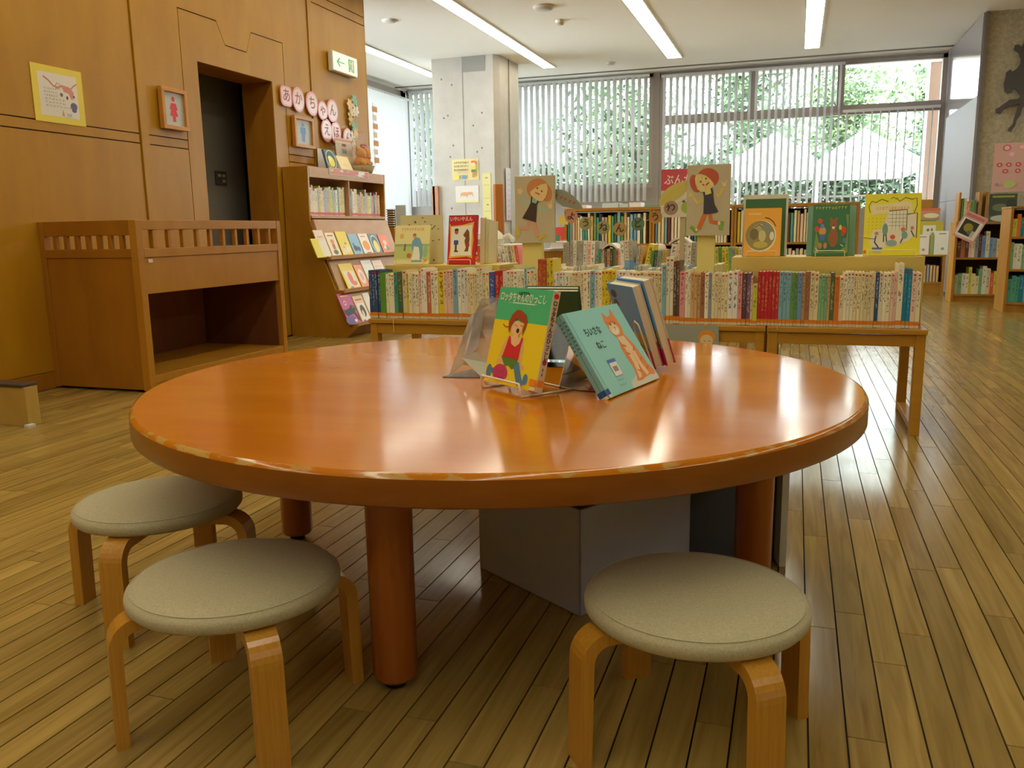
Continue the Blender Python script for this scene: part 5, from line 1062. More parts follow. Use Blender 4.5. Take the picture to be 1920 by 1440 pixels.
a = topbook(635, 665, 257, -4.10, (202, 186, 154), 'tan card with a small child figure standing behind the books on the rack', [((196, 140, 120), rect(0, .90, 1, .98)), ((180, 170, 150), rect(.02, .50, .98, .86)), ((210, 160, 120), ell(.5, .74, .14, .08)), ((110, 136, 140), rect(.36, .56, .64, .68)), ((90, 70, 60), ell(.5, .80, .14, .04))], t=.003, lean=4, name='card')
a = atx(605, 300, -4.16); b = atx(612, 300, -4.16)
flat('paper', (XW+.026, atx(597, 300, -4.18).y, zt), (0, 1, 0), (0, 0, 1), .13, .2, (222, 220, 224), 'blank white paper propped on the rack against the wall', 'paper')
# basket with plush bears wrapped in film
c0 = atx(683, 318, -4.02)
t = empty('gift_basket', (-4.05, c0.y, zt), 'basket of two orange-brown plush bears in clear film on top of the rack', 'basket')
obj('basket', MB().lathe([(0, 0), (.10, 0), (.13, .07), (.125, .07), (.098, .01)], n=24), wood('basket_weave', (190, 186, 140), (150, 150, 104), (40, 40, 40), .7), t)
for dy, dx in ((-.055, .02), (.06, .01)):
    bm_ = MB()
    def ball(c, r):
        bm_.lathe([(r*math.sin(math.pi*i/8), -r*math.cos(math.pi*i/8)) for i in range(9)], c, 14)
    ball((dx, dy, .10), .062); ball((dx+.01, dy, .185), .052)
    for s in (-1, 1): ball((dx, dy+s*.042, .225), .019); ball((dx+.04, dy+s*.045, .10), .02); ball((dx+.045, dy+s*.035, .05), .022)
    ball((dx+.05, dy, .155), .018)
    o = obj('plush_bear', bm_, M((220, 150, 56), .9), t)
obj('ribbon_bow', MB().tube([(.04+.02*math.cos(a), .04*math.sin(a)*math.cos(a)*2, .25+.02*math.sin(a)) for a in (2*math.pi*k/24 for k in range(24))], .008, 6, 0, True), M((200, 90, 80), .5), t)
FILM = bpy.data.materials.new('clear_film'); FILM.use_nodes = True
_b = FILM.node_tree.nodes['Principled BSDF']; _b.inputs['Base Color'].default_value = (.95, .95, .95, 1); _b.inputs['Alpha'].default_value = .10; _b.inputs['Roughness'].default_value = .15
obj('film_wrap', MB().lathe([(.135, .02), (.15, .12), (.13, .22), (.05, .29), (.03, .30), (.08, .36), (.10, .39)], n=14, smooth=False), FILM, t)
# pinkish lettered strip along the top edge
a, b = atx(617, 320, -3.944), atx(692, 328, -3.944)
t = flat('lettered_strip', (-3.944, a.y, 1.40), (0, 1, 0), (0, 0, 1), b.y-a.y, .065, (214, 190, 150), 'cream strip of pink and white letters along the rack top edge', 'banner', .002)
art('pink_lettering', t, b.y-a.y, .065, [((206, 120, 110) if i % 2 else (240, 236, 232), p) for i, p in enumerate(scrib(.04, .15, .92, .7, 12, 77))])
# ================================================================ things on the plywood wall
XN = XW+.0125
def wflat(name, y0, y1, z0, z1, col, label, cat, th=.003, off=0): return flat(name, (XW+th+off+.001, y0, z0), (0, 1, 0), (0, 0, 1), y1-y0, z1-z0, col, label, cat, th)
t = wflat('drawing', 3.935, 4.305, 1.565, 1.888, (228, 206, 64), 'child\'s pencil drawing on white paper with yellow mount, on the panelled wall', 'drawing')
art('pencil_drawing', t, .37, .323, [((206, 200, 186), rect(.12, .12, .88, .88)), ((176, 120, 104), line([(.22, .80), (.32, .74), (.40, .66), (.48, .64), (.58, .68)], .03)), ((186, 136, 120), line([(.44, .66), (.48, .72), (.54, .70), (.52, .62), (.44, .62)], .02)),
  ((192, 130, 114), [(.56, .70), (.72, .68), (.80, .60), (.80, .48), (.74, .46), (.70, .56), (.60, .58)]), ((186, 126, 110), line([(.74, .64), (.82, .72), (.88, .76)], .025)), ((110, 96, 90), ell(.55, .52, .03, .035)), ((80, 60, 56), ell(.66, .48, .02, .035)), ((96, 84, 90), ell(.80, .52, .02, .02)),
  ((100, 90, 120), ell(.78, .34, .07, .07)), ((100, 90, 120), ell(.78, .27, .05, .04)), ((186, 140, 80), [(.52, .14), (.58, .14), (.55, .26)]), ((160, 170, 200), rect(.62, .14, .72, .20))]
  +[((120, 116, 100), p) for i in range(6) for p in scrib(.20, .58-.06*i, .26 if i < 3 else .4, .03, 6, 100+i)]+[((120, 120, 100), p) for p in scrib(.60, .28, .14, .03, 4, 9)])
def picto(y0, y1, z0, z1, col, woman, label):
    t = empty('washroom_sign', (XN, (y0+y1)/2, (z0+z1)/2), label, 'sign', 'framed washroom pictograms'); hy, hz = (y1-y0)/2, (z1-z0)/2; f = .028
    FW = wood('sign_frame_wood', (206, 146, 62), (190, 128, 48), (3, 1, 3), .4)
    for a in ((-hy, hy, hz-f, hz), (-hy, hy, -hz, -hz+f), (-hy, -hy+f, -hz+f, hz-f), (hy-f, hy, -hz+f, hz-f)): obj('frame_bar', MB().box(0, .035, *a), FW, t, .002)
    p = obj('plate', MB().box(0, .015, -hy+f, hy-f, -hz+f, hz-f), M((182, 184, 172), .4), t)
    fig = [(col, ell(.5, .80, .085, .075, 0))]
    if woman: fig += [(col, [(.38, .68), (.62, .68), (.70, .50), (.63, .47), (.70, .30), (.58, .28), (.58, .12), (.42, .12), (.42, .28), (.30, .30), (.37, .47), (.30, .50)])]
    else: fig += [(col, [(.34, .70), (.66, .70), (.68, .44), (.61, .44), (.59, .12), (.52, .12), (.5, .40), (.48, .12), (.41, .12), (.39, .44), (.32, .44)])]
    m = Matrix(((0, 0, 1, .0155), (1, 0, 0, -hy+f), (0, 1, 0, -hz+f), (0, 0, 0, 1)))
    art('pictogram', p, 2*hy-2*f, 2*hz-2*f, fig, mtx=m)
picto(4.955, 5.215, 1.625, 1.905, (196, 50, 50), True, 'framed sign with a red woman pictogram left of the doorway')
picto(6.59, 6.90, 1.64, 1.905, (110, 146, 196), False, 'framed sign with a blue man pictogram right of the doorway')
t = empty('exit_sign', (XN, 7.50, 2.47), 'lit white exit sign with green arrow and running figure, high on wall', 'sign')
obj('housing', MB().box(0, .05, -.235, .235, -.09, .09), M((220, 222, 206), .4), t, .006)
p = obj('lit_face', MB().box(.05, .054, -.225, .225, -.08, .08), M((238, 240, 214), .4, 0, .5), t)
GR = (84, 180, 120)
art('exit_symbols', p, .45, .16, [(GR, line([(.46, .5), (.16, .5)], .07)), (GR, line([(.26, .74), (.15, .5), (.26, .26)], .06)), (GR, rect(.62, .12, .86, .86)), ((238, 240, 214), rect(.66, .12, .82, .80)), (GR, ell(.73, .72, .025, .07)), (GR, line([(.72, .60), (.71, .42), (.76, .28), (.80, .16)], .035)), (GR, line([(.71, .42), (.66, .30), (.62, .18)], .035)), (GR, line([(.66, .52), (.72, .56), (.78, .48)], .02))], mtx=Matrix(((0, 0, 1, .0545), (1, 0, 0, -.225), (0, 1, 0, -.08), (0, 0, 0, 1))))
# pink letter plates
PK = (226, 146, 150)
for i, (y, z, ry, rz_, ch, sq) in enumerate(((6.52, 2.05, .085, .085, 'あ', 1), (6.70, 2.045, .095, .105, 'か', 0), (6.93, 2.04, .10, .105, 'ち', 0), (7.10, 2.0, .085, .085, 'ゃ', 0), (7.285, 2.02, .10, .105, 'ん', 0), (7.155, 1.83, .095, .105, 'え', 0), (7.33, 1.825, .095, .105, 'ほ', 0), (7.545, 1.79, .09, .10, 'ん', 0))):
    row = 'upper' if i < 5 else 'lower'; k = i if i < 5 else i-5
    t = empty('letter_plate', None, '%s pink letter plate from the left in the %s row on the panelled wall' % (ORD[k], row), 'letter', 'pink letter plates on the wall', mtx=frame((XN+.012+.004*(i % 2), y, z), (0, 1, 0), (0, 0, 1)))
    shape = ell(0, 0, ry, rz_, 0, 32) if not sq else [(math.copysign(abs(math.cos(a))**.5, math.cos(a))*ry, math.copysign(abs(math.sin(a))**.5, math.sin(a))*rz_) for a in (2*math.pi*k_/32 for k_ in range(32))]
    obj('plate', MB().prism(shape, (0, 0, -.01), (1, 0, 0), (0, 1, 0), (0, 0, 1), .01), M(PK, .25), t)
    obj('inner_face', MB().prism([(a*.84, b*.84) for a, b in shape], (0, 0, 0), (1, 0, 0), (0, 1, 0), (0, 0, 1), .001), M((226, 196, 186), .2), t)
    text(ch, t, 0, 0, size=.12, col=(170, 60, 66), z=.0014, centre=True, bold=.001)
t = empty('flower_decoration', (XN+.01, 7.66, 2.0), 'pale paper flower spray fixed on the wall right of the pink letters', 'decoration')
for k in range(9):
    rdx = random.Random(k); yy, zz = rdx.uniform(-.06, .07), .17-.05*k; c_ = ((150, 196, 176), (232, 226, 190), (236, 206, 160), (226, 196, 130), (240, 236, 226))[(k*2) % 5]
    mb = MB()
    for j in range(6):
        a = j*math.pi/3+k; mb.prism(ell(.03*math.cos(a), .03*math.sin(a), .03, .018, a, 10), (0, yy, zz), (0, 1, 0), (0, 0, 1), (1, 0, .0), .003+.002*j)
    obj('paper_flower', mb, M(c_, .6), t)
t = empty('hanging_streamer', (XW+.03, 8.09, 2.2), 'string of small tan and white tags hanging at the wall end', 'streamer')
obj('cord', MB().tube([(0, 0, .0), (0, 0, -.62)], .002, 5), M((150, 120, 90), .6), t)
for k in range(7): obj('tag', MB().box(0, .004, -.02, .085-(k % 2)*.02, -.09-.085*k, -.035-.085*k), M(((206, 150, 90), (232, 226, 214))[k % 2], .6), t)
# ================================================================ posters on the pillar
def ppost(u0, v0, u1, v1, col, label, items=(), name='poster', y=11.146):
    a, b = aty(u0, v0, y), aty(u1, v1, y); t = flat(name, (a.x, y, b.z), (1, 0, 0), (0, 0, 1), b.x-a.x, a.z-b.z, col, label, 'poster')
    if items: art('printed_picture', t, b.x-a.x, a.z-b.z, list(items), step=.0006)
    return t
ppost(847, 299, 898, 337, (222, 206, 146), 'cream poster with lines of dark lettering and a small child, upper one on pillar', [((90, 80, 70), p) for i in range(3) for p in scrib(.08, .78-.17*i, .55, .10, 8, 60+i)]+[((190, 130, 170), p) for p in scrib(.2, .34, .4, .07, 6, 5)]+[((100, 140, 180), rect(.38, .06, .52, .24)), ((206, 196, 110), rect(.08, .06, .28, .24)), ((210, 90, 60), ell(.82, .84, .09, .06)), ((222, 190, 150), ell(.82, .74, .07, .07)), ((200, 190, 90), rect(.73, .5, .91, .66)), ((90, 120, 80), rect(.74, .36, .90, .48)), ((190, 130, 80), rect(.77, .12, .87, .34))])
ppost(854, 349, 898, 379, (222, 216, 206), 'white print of running animals, lower poster on the pillar', [((212, 202, 140), rect(0, 0, 1, .12)), ((196, 150, 110), ell(.4, .5, .2, .12)), ((196, 150, 110), ell(.62, .54, .14, .09)), ((180, 130, 100), line([(.25, .45), (.2, .3)], .02)), ((180, 130, 100), line([(.45, .42), (.5, .28)], .02)), ((180, 130, 100), line([(.7, .5), (.78, .34)], .02))])
ppost(904, 325, 922, 447, (218, 208, 140), 'tall narrow yellow notice on the pillar beside the wooden corner guard', [((170, 160, 120), line([(.1, y_), (.9, y_)], .008)) for y_ in (.2, .42, .62, .82)]+[((130, 140, 150), ell(.5, .93, .2, .012)), ((120, 120, 90), ell(.3, .32, .1, .01)), ((130, 120, 100), ell(.6, .52, .15, .01))])
a, b = aty(947, 335, 11.5), aty(962, 430, 11.6)
t = flat('notice', (-3.856, 11.34, 1.02), (0, 1, 0), (0, 0, 1), .22, .72, (222, 214, 220), 'long narrow pinkish notice on the right face of the pillar', 'notice')
art('printed_picture', t, .22, .72, [((180, 120, 140), line([(.0, .01), (1, .01)], .012))]+[((130, 120, 130), p) for i in range(9) for p in scrib(.3, .06+.1*i, .4, .04, 2, 300+i)], step=.0006)
# ================================================================ middle distance shelves
Y3 = 5.7
def at3(u, v): return aty(u, v, Y3)
z3 = .56; xa, xb = at3(878, 500).x, at3(1400, 500).x
t = empty('low_shelf', ((xa+xb)/2, Y3+.2, 0), 'low wooden shelf of mixed books and magazines just behind the signboards', 'shelf'); w = xb-xa
obj('shelf_top', MB().box(-w/2, w/2, -.22, .22, z3-.025, z3), CASEW, t, .003)
obj('lower_shelf', MB().box(-w/2, w/2, -.2, .2, .2, .22), CASEW, t, .003)
for xx in (-w/2, -.02, w/2-.03): obj('side_panel', MB().box(xx, xx+.03, -.21, .21, 0, z3-.025), CASEW, t, .003)
ROW3 = [(886, 900, 461, ['ivory', 'coral red'], .0), (900, 925, 462, ['coral red', 'lime', 'grey-blue', 'orange-brown'], -.18), (925, 948, 463, ['pale pink', 'grey', 'coral red', 'white'], -.22), (948, 978, 460, ['white', 'ivory', 'grey', 'cream', 'coral red'], -.15),
 (1056, 1068, 455, ['grey', 'grey'], 0), (1068, 1092, 452, ['grey', 'white', 'grey', 'grey'], .02), (1092, 1122, 453, ['white', 'pale pink', 'white', 'grey'], .04), (1122, 1165, 467, ['teal', 'cream', 'maroon', 'tan', 'dark brown', 'green', 'brown', 'pale pink'], 0),
 (1165, 1188, 452, ['white', 'ivory', 'grey'], -.04), (1190, 1202, 462, ['grey', 'tan'], .1), (1203, 1214, 458, ['yellow'], .22), (1216, 1236, 470, ['green', 'dark green', 'grey-blue'], .1), (1238, 1252, 468, ['lime', 'tan'], 0), (1252, 1275, 458, ['white', 'pale pink'], .12), (1276, 1304, 455, ['white', 'white', 'grey'], .05),
 (1343, 1394, 464, ['lime', 'green', 'yellow', 'lime', 'mint green', 'grey', 'lime', 'pale pink'], -.05)]
zones = lambda u: 'left of the left yellow post' if u < 1000 else 'between the two yellow posts' if u < 1310 else 'right of the right yellow post'
fl3 = []
for u0, u1, v, cols, tl_ in ROW3:
    for k, nm in enumerate(cols): fl3.append((u0+(u1-u0)*k/len(cols), u0+(u1-u0)*(k+1)/len(cols), v, nm, tl_, zones(u0)))
for zn in ('left of the left yellow post', 'between the two yellow posts', 'right of the right yellow post'):
    S_ = [f for f in fl3 if f[5] == zn]
    for f, lb in zip(S_, seclabels([f[3] for f in S_], '{c} volume on the low shelf, '+zn)):
        x0, x1 = at3(f[0], 480).x, at3(f[1], 480).x; h = at3(f[0], f[2], ).z-z3
        shelf_book(x0, Y3+rd.uniform(-.01, .01), z3+.001+max(0, math.sin(f[4]))*(x1-x0), (x1-x0)*.94, .19, h, f[3], lb, 'volumes on the low middle shelf', lab=0, dot=f[3] in ('ivory', 'cream'), tilt=f[4])
# curved open magazines lying on top, and a pale plush
def curl(u0, u1, v, y, col, label, name='booklet'):
    a, b = aty(u0, v, y), aty(u1, v, y); w = b.x-a.x; t = empty(name, (a.x, y, a.z), label, 'booklet')
    mb = MB(); n = 10; P = [(w*i/n, .035*math.sin(math.pi*min(1, i/n*1.1))) for i in range(n+1)]
    mb.prism(P+[(p[0], p[1]-.012) for p in P[::-1]], (0, 0, 0), (1, 0, 0), (0, 0, 1), (0, 1, 0), .2)
    obj('pages', mb, M(col, .6), t); obj('cover', MB().prism([(p[0], p[1]-.012) for p in P]+[(p[0], p[1]-.015) for p in P[::-1]], (0, -.004, 0), (1, 0, 0), (0, 0, 1), (0, 1, 0), .208), M((200, 190, 176), .5), t)
curl(1128, 1162, 466, 5.70, (232, 226, 216), 'curled white booklet lying on the low shelf left of the white bear figure')
curl(1254, 1298, 455, 5.70, (236, 222, 220), 'curled pinkish-white booklet lying on the low shelf by the right post')
t = empty('white_figurine', aty(1240, 476, 6.3)+Vector((0, 0, .002)), 'small white animal figurine with pointed ear, between the signboards', 'figurine')
mb = MB(); mb.lathe([(.036*math.sin(math.pi*i/8), .036-.036*math.cos(math.pi*i/8)) for i in range(9)], (0, 0, -.0), 14); obj('body', mb, M((226, 220, 210), .7), t)
mb = MB(); mb.lathe([(.026*math.sin(math.pi*i/8), .026-.026*math.cos(math.pi*i/8)) for i in range(9)], (-.022, 0, .020), 14); obj('head', mb, M((230, 224, 214), .7), t)
for dx in (-.036, -.008): obj('ear', MB().lathe([(.010, 0), (0, .03)], (dx, 0, .060), 8), M((230, 224, 214), .7), t)
t = empty('plinth_box', aty(1240, 476, 6.3)-Vector((0, 0, .03)), 'pale plinth box under the white animal figurine', 'box'); zz = t.location.z
obj('body', MB().box(-.09, .09, -.08, .08, -zz+.0, .03), CASEW, t, .002); obj('top_mat', MB().box(-.085, .085, -.075, .075, .03, .032), M((220, 214, 200), .6), t)
# second, wood-ended shelf further back at left
a, b = aty(1017, 468, 6.9), aty(1130, 500, 6.9)
t = empty('wood_shelf_unit', (a.x, 6.9, 0), 'plain wooden shelf end with white top, between left post and grey magazines', 'shelf')
obj('body', MB().box(0, b.x-a.x, 0, .35, 0, a.z-.012), CASEW, t, .003); obj('white_top', MB().box(-.01, b.x-a.x+.01, -.01, .36, a.z-.012, a.z+.004), M((232, 230, 222), .5), t)
obj('side_panel', MB().box(-.012, 0, -.002, .352, 0, a.z-.012), CASEW, t)
t = empty('paper_stack', aty(1020, 468, 6.7), 'folded white paper standing on the wooden shelf end right of the left post', 'paper')
obj('sheets', MB().prism([(0, 0), (.15, 0), (.12, .05), (.01, .055)], (0, .3, .008), (1, 0, 0), (0, 0, 1), (0, -1, 0), .12), M((236, 236, 232), .6), t)
obj('lower_sheet', MB().box(-.01, .17, .16, .32, .004, .008), M((226, 226, 222), .6), t)
# white-topped shelf at left, behind the leaning books
a, b = aty(884, 459, 6.5), aty(982, 459, 6.5)
t = empty('white_topped_case', (a.x, 6.5, 0), 'white-topped low case behind the red bear-and-child book, a crumpled bag on it', 'case')
obj('body', MB().box(0, b.x-a.x, 0, .35, 0, a.z-.015), CASEW, t, .003); obj('white_top', MB().box(-.01, b.x-a.x+.01, -.01, .36, a.z-.015, a.z), M((236, 236, 230), .5), t)
t = empty('crumpled_bag', (a.x+.12, 6.62, a.z), 'crumpled white bag lying on the white-topped case left of the left signboard', 'bag')
mb = MB(); rr = random.Random(3)
mb.lathe([(.0, .0), (.11, .0), (.13, .03), (.09, .08), (.05, .11), (0, .12)], n=18); mb.v = [v+Vector((rr.uniform(-.012, .012), rr.uniform(-.012, .012), rr.uniform(0, .02) if v.z > .01 else 0)) for v in mb.v]
mb.sm = [False]*len(mb.sm); obj('bag', mb, M((222, 220, 200), .7), t)
mb = MB().tube([(.08, 0, .04), (.16, .02, .07), (.2, .0, .03)], .022, 8); obj('loose_end', mb, M((216, 212, 186), .7), t)
# ================================================================ tall bookcases in front of the windows (y = 9)
Y4 = 9.2
def at4(u, v): return aty(u, v, Y4)
zT = at4(1200, 394).z; zS = at4(1200, 457).z; zB = zS-.32
x0, x1, x2, x3 = at4(1058, 400).x, at4(1222, 400).x, at4(1376, 400).x, at4(1612, 400).x
CB = [(x0, x1, 'bookcase behind the letter garland, in front of the left window', 31, 'shelf behind the garland'), (x1+.005, x2, 'bookcase behind the right signboard, in front of the wide window', 32, 'shelf behind the right signboard'), (x2+.005, x3, 'bookcase seen behind the orange and green display books', 33, 'shelf behind the orange display book')]
for xa, xb, lb, sd, sn in CB:
    bookcase('bookcase', xa, xb, Y4, Y4+.34, [.12, zB, zS], zT, lb, group='bookcases before the windows')
    r = [o for o in COL.objects if o.get('label') == lb][0]
    obj('top_board', MB().box(0, xb-xa, -.005, .345, 0, .035), CASEW, r, .003).location = (0, 0, zT-.001)
    rd4 = random.Random(sd); sp = []
    for zq, hm, cols in ((zS, zT-zS-.012, MIX+PALE), (zB, zS-zB-.05, PALE+['yellow', 'sky blue'])):
        x = .03
        while x < xb-xa-.07:
            wq = rd4.uniform(.024, .04); sp.append((x, .03, zq+.0005, wq, .2, rd4.uniform(.80, .99)*hm, rd4.choice(cols), True)); x += wq+.0008
    joined_books('book_rows', None, None, sp, r)
for i, (u0, u1, h, c, lb) in enumerate(((1127, 1158, .05, (206, 228, 232), 'pale blue paper tray on top of the case behind the garland, left one'), (1160, 1176, .04, (196, 222, 226), 'small pale blue box on top of the case behind the garland'), (1178, 1200, .05, (240, 240, 240), 'white paper stack on the case behind the garland'), (1206, 1236, .015, (96, 160, 130), 'thin green folder on top of the case behind the garland'), (1068, 1098, .035, (240, 240, 240), 'white papers on the left end of the case behind the garland'))):
    a, b = at4(u0, 395), at4(u1, 395); t = empty('paper_tray', (a.x, Y4+.05, zT+.0345), lb, 'tray'); w = b.x-a.x
    obj('tray', MB().box(0, w, 0, .24, 0, .006).box(0, .005, 0, .24, .006, h).box(w-.005, w, 0, .24, .006, h).box(0.005, w-.005, 0, .005, .006, h).box(.005, w-.005, .235, .24, .006, h), M(c, .4), t)
    obj('papers', MB().box(.01, w-.01, .01, .23, .006, h*.9), M((238, 238, 232), .6), t)
# coloured things behind the left signboard
zz = aty(1050, 478, 8.1).z
t = empty('side_table', (aty(1050, 478, 8.1).x, 8.2, 0), 'small wooden stand behind the left signboard', 'table'); obj('top', MB().box(-.22, .22, -.15, .15, zz-.02, zz), CASEW, t, .003)
for sx_ in (-.2, .17):
    for sy_ in (-.13, .1): obj('leg', MB().box(sx_, sx_+.03, sy_, sy_+.03, 0, zz-.02), CASEW, t)
def standing(u0, u1, vt, y, col, label, items=(), z=None, t_=.02):
    a, b = aty(u0, vt, y), aty(u1, vt, y); e = dbook('picture_book', frame((a.x, y, z or zz), (1, 0, 0), (0, .08, 1)), b.x-a.x, a.z-(z or zz), t_, col, label, items=items)
    return e
standing(1036, 1057, 426, 8.12, (222, 80, 76), 'bright red picture book right of the left signboard, behind', [((236, 130, 80), ell(.4, .6, .4, .14)), ((206, 60, 66), ell(.6, .25, .3, .2))])
standing(1033, 1048, 440, 8.07, (96, 150, 132), 'teal book standing before the red one, right of the left signboard')
standing(1050, 1062, 450, 8.075, (226, 176, 150), 'peach-coloured book beside the teal one, right of the left signboard')
a = aty(1043, 405, 8.2); b = aty(1061, 421, 8.2)
t = flat('yellow_card', (a.x, 8.28, b.z), (1, 0, 0), (0, 0, 1), b.x-a.x, a.z-b.z, (232, 222, 110), 'yellow card standing high right of the left signboard', 'card'); obj('holder', MB().box(.02, .03, -(b.z-zz), .02, -.012, -.004), M((200, 200, 190), .5), t)
# ================================================================ right-hand bookcases
YA = 10.72
def runs(x0, w, y, zs, top, where, sd, cols_list, group='books in the right-hand cases', hr=(.55, .92)):
    hs = list(zs)+[top]
    for k, z in enumerate(zs):
        shelf_run(x0+.03, x0+w-.03, y+.03, z, hs[k+1]-z-.04, where % ('bottom', 'middle', 'top')[k], group, cols_list[k], (.026, .044), .2, hr, 0, sd+k)
xa, xb = aty(1788, 480, YA).x, aty(1905, 480, YA).x
zb, zm, zt_, ztop = .09, aty(1830, 483, YA).z, aty(1830, 417, YA).z, aty(1830, 372, YA).z
bookcase('bookcase', xa, xb, YA, YA+.36, [zb, zm, zt_], zt_+.01, 'oak bookcase of three tiers below the pink poster on the right wall', group='right-hand bookcases')
runs(xa, xb-xa, YA, [zb, zm], zt_, 'on the %s shelf of the three-tier case by the concrete wall', 61, [['lime', 'green', 'cream', 'dark green', 'mint green', 'yellow', 'coral red', 'white', 'grey', 'dark brown'], ['grey-blue', 'ivory', 'maroon', 'tan', 'pale pink', 'light blue', 'cream', 'brown', 'ivory']], hr=(.5, .85))
t = empty('divided_rack', (xa+.02, YA+.05, zt_+.0105), 'open wooden book divider rack on top of the case below pink poster', 'rack')
for dx in (0, .2, .27): obj('divider', MB().box(dx, dx+.02, 0, .22, 0, ztop-zt_+.06), CASEW, t, .002)
obj('base', MB().box(.02, .27, 0, .22, 0, .01), CASEW, t)
shelf_run(xa+.05, xa+.21, YA+.06, zt_+.021, .26, 'in the divider rack atop the three-tier case', 'books in the divider rack', ['teal', 'cream', 'orange-brown', 'white', 'green'], (.024, .034), .17, (.8, .98), 0, 71)
a = aty(1847, 412, YA-.0); w_, h_ = .27, .30
b = dbook('picture_book', frame((xa+.33, YA+.04, zt_+.011), (1, 0, 0), (0, .12, 1)), w_, h_, .015, (84, 92, 70), 'dark green picture book with misty scene, face-out below the pink poster', items=[((70, 80, 60), rect(0, .2, 1, 1)), ((110, 120, 90), ell(.4, .5, .3, .14)), ((180, 186, 180), ell(.5, .1, .45, .12)), ((150, 160, 80), rect(.1, .86, .9, .93)), ((60, 66, 56), ell(.8, .6, .2, .2))])
# nearer case at the right edge
YBx = 9.55; xb0 = aty(1889, 480, YBx).x; w_ = .62
z1_, z2_, z3_ = .10, aty(1900, 505, YBx).z, aty(1900, 444, YBx).z; ztp = aty(1900, 391, YBx).z
bookcase('bookcase', xb0, xb0+w_, YBx, YBx+.42, [z1_, z2_, z3_], ztp, 'oak bookcase cut off by the right edge of picture, tallest of right-hand cases', group='right-hand bookcases')
r = [o for o in COL.objects if str(o.get('label', '')).startswith('oak bookcase cut off')][0]
obj('top_board', MB().box(-.005, w_+.005, -.005, .425, ztp, ztp+.02), CASEW, r, .003)
runs(xb0, w_, YBx, [z1_, z2_, z3_], ztp, 'on the %s shelf of the case at the right edge', 81, [['turquoise', 'sky blue', 'mint green', 'teal', 'turquoise', 'orange'], ['ivory', 'white', 'cream', 'mint green', 'ivory'], ['orange', 'turquoise', 'orange', 'lime', 'ivory', 'teal']], hr=(.72, .95))
for k, (c, ww) in enumerate((((226, 196, 130), .3), ((230, 224, 180), .28))):
    t = empty('flat_book', (xb0+.35, YBx+.1, ztp+.02+.031*k), '%s book lying flat on top of the case at the right edge' % ('lower tan', 'upper pale yellow')[k], 'book')
    obj('cover', MB().box(0, ww, 0, .2, 0, .003).box(0, ww, 0, .2, .027, .03).box(0, .003, 0, .2, .003, .027), M(c, .5), t); obj('pages', MB().box(.003, ww-.004, .004, .196, .003, .027), PAGE, t)
# low case by the window corner
YC = 11.75; xc0, xc1 = aty(1733, 500, YC).x, aty(1772, 500, YC).x; zc = aty(1750, 478, YC).z
bookcase('bookcase', xc0-.25, xc1, YC, YC+.34, [.16], zc-.02, 'low oak bookcase in the window corner right of the yellow picture book', group='right-hand bookcases')
r = [o for o in COL.objects if str(o.get('label', '')).startswith('low oak bookcase')][0]
obj('top_board', MB().box(-.005, xc1-xc0+.255, -.005, .345, zc-.02, zc), CASEW, r, .003)
rd4 = random.Random(91); joined_books('book_row', None, None, [(.03+.036*k, .03, .161, .034, .2, rd4.uniform(.75, .98)*(zc-.24), rd4.choice(['grey', 'ivory', 'cream', 'grey-blue', 'white', 'green', 'tan']), True) for k in range(int((xc1-xc0+.19)/.036))], r)
for k, (u0, u1, vt, c, lb) in enumerate(((1716, 1742, 440, (230, 222, 206), 'white picture book face-out at left on the low corner case'), (1745, 1750, 436, (150, 170, 90), 'green-spined book standing on the low corner case'), (1752, 1778, 433, (226, 226, 206), 'white lidded box file leaning on the low corner case'))):
    a, b = aty(u0, 478, YC), aty(u1, 478, YC)
    dbook('picture_book', frame((a.x, YC+.05+.0*k, zc+.001), (1, 0, 0), (0, .1, 1)), b.x-a.x, aty(u0, vt, YC).z-zc, .02, c, lb, items=[((130, 130, 120), rect(.3, .86, .8, .9)), ((150, 160, 150), ell(.6, .25, .12, .06))] if k != 1 else ())
# tilted pink card hanging in front of the case
a = aty(1818, 427, 10.6)
m = frame(a, (math.cos(-.45), 0, math.sin(-.45)), (math.sin(.45), 0, math.cos(.45))) @ Matrix.Translation((-.12, -.14, 0))
t = empty('tilted_card', None, 'tilted pink-bordered card with dark photo, hanging before the case in the corner', 'card', mtx=m)
obj('sheet', MB().box(0, .24, 0, .30, -.003, 0), M((226, 178, 170), .5), t)
art('printed_picture', t, .24, .30, [((196, 120, 116), rect(.08, .82, .92, .94)), ((226, 222, 214), rect(.06, .08, .94, .76)), ((60, 62, 50), rect(.14, .16, .80, .72)), ((150, 140, 60), ell(.45, .45, .2, .16)), ((110, 110, 100), ell(.62, .3, .14, .08)), ((190, 190, 180), rect(.66, .16, .8, .4))], step=.0006)
obj('support_rod', MB().tube([(.12, .15, -.01), (.12, .15, -.11)], .004, 6), M((150, 150, 150), .4), t)
